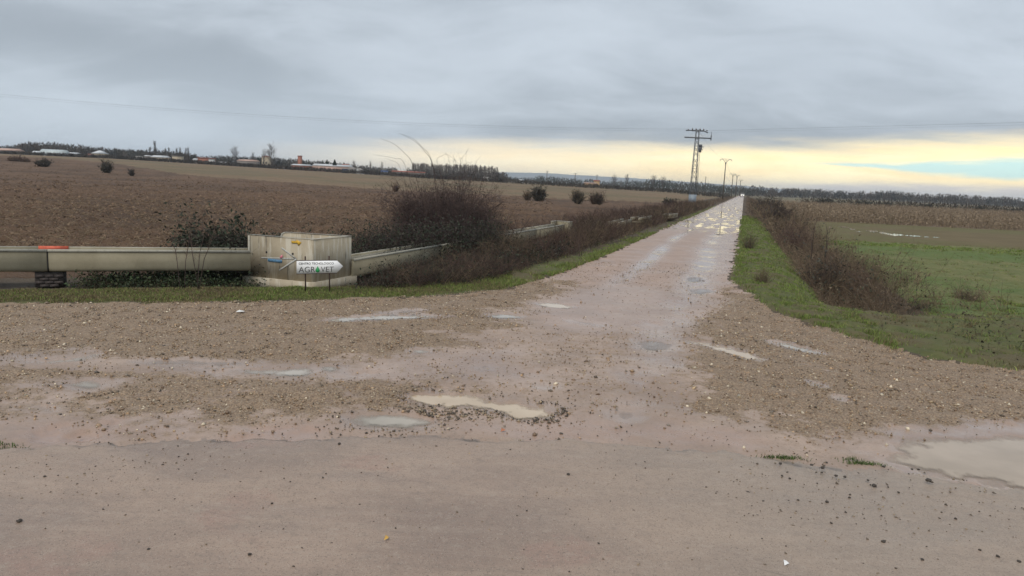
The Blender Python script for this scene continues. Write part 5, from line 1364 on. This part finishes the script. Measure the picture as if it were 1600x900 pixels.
for px, pt, lab in ((258, 232, 'slender bare tree just right of the tallest upright tree'), (264, 231, 'second slender bare tree along the left skyline'), (276, 232, 'slender bare tree in the middle of the left skyline row'), (281, 231, 'broad-topped slender tree near the right of that skyline row'), (290, 232, 'next to last slender bare tree of the left skyline row'), (294, 231, 'last slender bare tree of the left skyline row')):
    place(T2, px, pt, 405, 10., lab, .9)
# conifers
def conifer():
    o = thing('conifer', (0, 0, 0), 'dark conifer left of the yellow house', 'tree'); m = MB(); m.tube([(0, 0, 0), (0, 0, 4), (0, 0, 9.5)], [.25, .18, .04], 6); m.build('trunk', M_wood, o)
    n = 1500; z = rng.random(n)**.8*8.6 + .9; r = (1-(z/10)**1.6)*2.6*np.sqrt(rng.random(n)); a = rng.random(n)*2*np.pi
    V, F, C_ = leaves(np.stack([r*np.cos(a), r*np.sin(a), z], 1), rng.uniform(.35, .75, n), pick([(.03,.045,.028), (.04,.058,.034), (.025,.035,.022)], n)); acc = Acc(); acc.add(V, F, C_); acc.build('crown', M_tint, o); return o
CF = conifer(); place(CF, 523, 248.5, 395, 10., first=True)
place(CF, 511, 248.5, 398, 10., 'dark conifer second from the yellow house', .8); place(CF, 504, 249.5, 400, 10., 'narrow pointed conifer, third from the yellow house', .5)
place(CF, 537, 253, 405, 10., 'small pointed conifer behind the yellow house', .6); place(CF, 403, 246, 410, 10., 'low round evergreen left of the taller fanned tree', 1.4); place(CF, 104, 233, 460, 10., 'pointed dark tree behind the polytunnel', .8)
# poplar plantation in rows
PO = bare_tree_proto('poplar', 10., .22, 34, 'slim bare poplar in the plantation rows', tw=1.25, tk=.7, cols=((.17,.15,.14), (.20,.18,.165)))
PO['group'] = 'poplars in the plantation'
first = True
for row in range(4):
    for k in range(22 if row < 3 else 18):
        px = 644 + (780-644)*(k + .5*(row % 2))/22 + random.uniform(-1.8, 1.8); pt = np.interp(px, [640, 700, 770, 785], [255.0, 256.5, 259.5, 262.5]) + random.uniform(-1.2, 3.2)
        place(PO, px, pt, 430 + row*9, 10., None, 1.05, first); first = False

# distant mountains, in three receding folds
def ridge(pts, dist, depth):
    m = MB(); n = 60; xs = np.linspace(pts[0][0], pts[-1][0], n); top = np.interp(xs, [p[0] for p in pts], [p[1] for p in pts]) + np.array([random.uniform(-.25, .25) for _ in xs])
    A_ = [aty(x, y, dist) for x, y in zip(xs, top)]; V = []
    for p in A_: V += [(p[0], dist-depth, -1.5), (p[0], dist-depth*.4, p[2]*.55), tuple(p), (p[0], dist+depth, -1.5)]
    F = [(4*i+k, 4*i+4+k, 4*i+5+k, 4*i+1+k) for i in range(n-1) for k in range(3)]
    m.add(V, F); m.build('distant_hills', M_hill, smooth=True, kind='structure')
M_hill = mat_soil('hazed_hill', (.20, .225, .235), (.24, .26, .265), (.21, .225, .22), .004, .02, .2, 1.)  # pale bluish base: part of the distance haze is put into the colour
ridge([(560,277),(700,273.5),(790,269),(850,270.5),(920,274.5),(1000,279),(1080,284.5),(1160,290),(1240,297)], 4600, 700)

# village
M_wh = simple('white_wall', (.68, .68, .66), .8, .06, .5); M_cream = simple('cream_wall', (.50, .42, .31), .8, .12, .5); M_brk = simple('orange_brick', (.34, .15, .105), .85, .15, 1)
M_tile = simple('red_roof', (.32, .13, .095), .8, .15, 1); M_mroof = simple('pale_sheet_roof', (.60, .62, .64), .5, .08, .5); M_ply = simple('polytunnel_film', (.50, .56, .57), .4, .06, .5)
M_grey = simple('grey_wall', (.27, .25, .23), .85, .12, .5); M_bl = simple('blue_wall', (.06, .12, .28), .7, .15, .5); M_yelw = simple('ochre_wall', (.50, .34, .18), .8, .12, .5); M_dark = simple('dark_opening', (.03, .032, .035), .4, .1, 1); M_pinkr = simple('pinkish_roof', (.52, .36, .30), .7, .12, .5)
def house(name, x0, x1, ytop, yeave, ybase, dist, wall, roof, label, kind='gable', depth=9., cat='house', wins=0, chim=False):
    a, b_ = aty(x0, (yeave+ybase)/2, dist), aty(x1, (yeave+ybase)/2, dist); xm = (x0+x1)/2
    zt, ze = aty(xm, ytop, dist)[2], aty(xm, yeave, dist)[2]; z0 = min(hb((a[0]+b_[0])/2, dist), aty(xm, ybase, dist)[2])-.2
    w = b_[0]-a[0]; c0 = np.array([(a[0]+b_[0])/2, dist+depth/2, z0]); o = thing(name, c0, label, cat); h = ze-z0; t = zt-z0
    m = MB()
    if kind == 'end':    # gable end faces us
        m.add([(-w/2,-depth/2,0),(w/2,-depth/2,0),(w/2,-depth/2,h),(0,-depth/2,t-.08),(-w/2,-depth/2,h),(-w/2,depth/2,0),(w/2,depth/2,0),(w/2,depth/2,h),(0,depth/2,t-.08),(-w/2,depth/2,h)],
              [(0,1,2,4),(4,2,3),(6,5,9,7),(7,9,8),(1,6,7,2),(5,0,4,9)])
        m.build('wall', wall, o); r = MB()
        for s_ in (-1, 1):
            e_ = np.array([s_*(w/2+.25), h-.12]); k = np.array([0, t+.02])
            V = [(e_[0], -depth/2-.25, e_[1]), (k[0], -depth/2-.25, k[1]), (k[0], depth/2+.25, k[1]), (e_[0], depth/2+.25, e_[1])]; r.add(V + [(p[0], p[1], p[2]+.14) for p in V], [(3,2,1,0),(4,5,6,7),(0,1,5,4),(1,2,6,5),(2,3,7,6),(3,0,4,7)])
        r.build('roof', roof, o)
    elif kind == 'tunnel':
        n = 9; V = []; 
        for s_ in (-w/2, w/2):
            for i in range(n): q = math.pi*i/(n-1); V.append((s_, -depth/2*math.cos(q), t*math.sin(q)**.7 if 0 < i < n-1 else 0))
        F = [(i, i+1, n+i+1, n+i) for i in range(n-1)]
        for i in range(1, n-2): F += [(0, i+1, i), (n, n+i, n+i+1)]
        m.add(V, F); m.build('film_cover', wall, o)
        for k in range(7):
            xx = -w/2 + w*k/6; r = MB(); r.tube([(xx, -depth/2*math.cos(math.pi*i/(n-1))*1.01, (t*math.sin(math.pi*i/(n-1))**.7 if 0 < i < n-1 else 0)+.04) for i in range(n)], .07, 4); r.build('hoop', M_mroof, o)
    else:
        m.box((0, 0, h/2), (w, depth, h)); m.build('wall', wall, o); r = MB()
        if kind == 'flat': r.box((0, 0, (h+t)/2+.02), (w+.4, depth+.4, max(.25, t-h)))
        elif kind == 'hip':
            r.add([(-w/2-.4,-depth/2-.4,h),(w/2+.4,-depth/2-.4,h),(w/2+.4,depth/2+.4,h),(-w/2-.4,depth/2+.4,h),(-w*.08,0,t),(w*.08,0,t)], [(0,1,5,4),(2,3,4,5),(1,2,5),(3,0,4),(3,2,1,0)])
        else:
            r.add([(-w/2-.3,-depth/2-.3,h-.05),(w/2+.3,-depth/2-.3,h-.05),(w/2+.3,depth/2+.3,h-.05),(-w/2-.3,depth/2+.3,h-.05),(-w/2-.3,0,t),(w/2+.3,0,t)], [(0,1,5,4),(2,3,4,5),(1,2,5),(3,0,4),(3,2,1,0)])
        rf = r.build('roof', roof, o)
        if chim: q = MB(); q.box((w*.2, 0, t+.3), (.6, .6, 1.4)); q.build('chimney', M_brk, rf)
    for k in range(wins):
        q = MB(); q.box((-w/2 + w*(k+.5)/wins, -depth/2-.02, h*.5), (min(1.2, w/wins*.45), .08, min(1.3, h*.4))); q.build('window', M_dark, o)
    return o
house('barn', -6, 23, 231.5, 235, 241, 395, M_grey, M_pinkr, 'low barn with pinkish roof at the left frame edge', 'gable', 8, 'barn')
house('shed', 48, 59, 235.6, 238.8, 243, 396, M_grey, M_mroof, 'small shed with white sheet roof left of the polytunnel', 'gable', 6, 'shed')
house('polytunnel', 61, 97, 233.2, 236, 243.5, 380, M_ply, M_ply, 'long pale rounded polytunnel in front of the left wood', 'tunnel', 7, 'polytunnel')
house('shed', 98, 117, 237.7, 240.2, 244, 392, M_grey, M_mroof, 'long shed with white roof right of the polytunnel', 'gable', 6, 'shed')
house('house', 143, 160, 234.6, 239.8, 245.5, 390, M_cream, M_mroof, 'cream house with pale pyramid roof', 'hip', 6, wins=2)
house('shed', 135, 143, 240.2, 242, 246, 392, M_brk, M_tile, 'small reddish lean-to beside the cream house', 'gable', 4, 'shed')
house('house', 209, 218, 243.6, 245.4, 248, 388, M_wh, M_grey, 'tiny white cottage left of the long white-roofed barn', 'gable', 5)
house('barn', 225, 231, 242.3, 243.6, 248, 396, M_grey, M_mroof, 'narrow outhouse with bright roof next to the long barn', 'gable', 5, 'barn')
house('barn', 235, 256, 242.6, 245.6, 250, 386, M_cream, M_mroof, 'long barn with white roof and two dark openings', 'gable', 8, 'barn', 2)
house('barn', 269, 279, 243.5, 244.6, 250, 392, M_cream, M_grey, 'plain tan block half hidden below the slender trees', 'flat', 6, 'barn')
house('shed', 301, 307, 247.5, 249.6, 252.5, 384, M_wh, M_mroof, 'white shed left of the orange brick building', 'gable', 4, 'shed')
house('brick_shed', 309, 328, 246.3, 247.5, 256, 378, M_brk, M_tile, 'orange brick building with flat roof', 'flat', 7, 'building', 2)
house('shed', 326, 331, 248.3, 249, 256, 377, M_wh, M_grey, 'white end block against the orange brick building', 'flat', 4, 'shed')
house('shed', 336, 352, 252.6, 254.4, 257.5, 384, M_grey, M_mroof, 'low white-roofed shed right of the orange brick building', 'gable', 5, 'shed')
house('house', 370, 398, 249, 251.5, 257, 400, M_grey, M_pinkr, 'long grey farmhouse behind the hedge between the fanned trees', 'gable', 8, wins=4)
house('house', 409, 418, 242.8, 244.6, 252, 430, M_cream, M_tile, 'square house high behind the taller fanned tree', 'hip', 7, wins=2)
house('brick_hall', 455, 480, 256.2, 258.2, 267, 372, M_brk, M_mroof, 'long red hall with white band below the brick tower', 'gable', 9, 'building')
house('brick_tower', 465.2, 470.4, 243.2, 244.2, 258, 388, M_brk, M_tile, 'slender orange brick tower above the red hall', 'flat', 1.9, 'tower')
house('warehouse', 488, 545, 256.5, 259.5, 266, 392, M_pinkr, M_mroof, 'long pale-roofed warehouse behind the dark bushes', 'gable', 10, 'building')
house('house', 534, 543, 256.2, 258.3, 264, 398, M_yelw, M_tile, 'small ochre-yellow house by the conifers', 'gable', 6)
house('shed', 534.5, 543, 263.2, 264.2, 269.5, 372, M_bl, M_grey, 'dark blue shed attached left of the white gabled building', 'flat', 6, 'shed')
house('white_shed', 543.5, 555, 261.5, 264.4, 270, 372, M_wh, M_grey, 'low white wing with grey roof beside the blue shed', 'gable', 7, 'building', 1)
house('white_barn', 554, 563, 263.0, 266, 271, 371, M_wh, M_grey, 'white gabled barn end facing the field', 'end', 8, 'barn')
house('shed', 595, 604, 266.5, 268.2, 271, 380, M_wh, M_bl, 'white hut with blue roof left of the long red shed', 'gable', 5, 'shed')
house('long_shed', 612, 662, 267.2, 269, 273, 385, M_grey, M_tile, 'long low red-roofed shed before the poplars', 'gable', 7, 'shed')
house('shed', 756, 763, 276.5, 278.2, 281, 400, M_wh, M_grey, 'lone white hut below the poplar plantation end', 'gable', 5, 'shed')
house('shed', 811, 817, 280.2, 282, 284, 470, M_wh, M_mroof, 'tiny white hut in the dark wood right of the poplars', 'gable', 5, 'shed')
house('house', 914, 932, 285.2, 286.3, 289, 430, M_yelw, M_pinkr, 'ochre flat building below the wood in the far fields', 'gable', 6)
house('house', 929, 937, 281.2, 283, 288, 440, M_yelw, M_tile, 'taller ochre house with tiled roof by the far masts', 'gable', 6)
# a vehicle coming up the far end of the track
vx, vy = xy_of(420., -1.6); VZ = hb(vx, vy)
VH = thing('distant_van', (vx, vy, VZ), 'tiny white van with lit lamps at the far end of the track', 'van', rz=-A_ROAD)
m = MB(); m.box((0, 0, 1.15), (1.8, 4.6, 1.1)); m.box((0, .3, 1.95), (1.65, 3.4, .6)); m.build('body', M_wh, VH)
m = MB(); m.box((0, -1.43, 1.93), (1.45, .06, .45)); m.build('windscreen', M_dark, VH)
for sx in (-1, 1):
    for sy in (-1.4, 1.4): m = MB(); m.tube([(sx*.78, sy, .35), (sx*.95, sy, .35)], .35, 10); m.build('wheel', M_black, VH)
ml, qq, bb_ = newmat('lit_lamp'); bb_.inputs['Emission Color'].default_value = (1, .95, .8, 1); bb_.inputs['Emission Strength'].default_value = 1.6; bb_.inputs['Base Color'].default_value = (.9, .9, .85, 1)
for sx in (-1, 1): m = MB(); m.box((sx*.62, -2.32, 1.0), (.36, .06, .26)); m.build('headlight', ml, VH)

# ------------------------------------------------------------------ air
hz = MB(); hz.box((0, 0, 37.0), (13000, 13000, 80)); 
mh = bpy.data.materials.new('haze_air'); mh.use_nodes = True; th = mh.node_tree; th.nodes.clear()
pv = th.nodes.new('ShaderNodeVolumePrincipled'); pv.inputs['Color'].default_value = (.80, .88, .98, 1); pv.inputs['Density'].default_value = .00019; pv.inputs['Anisotropy'].default_value = 0.
ho = th.nodes.new('ShaderNodeOutputMaterial'); th.links.new(pv.outputs[0], ho.inputs['Volume'])
if True:
    ob = hz.build('haze', mh, kind='stuff')
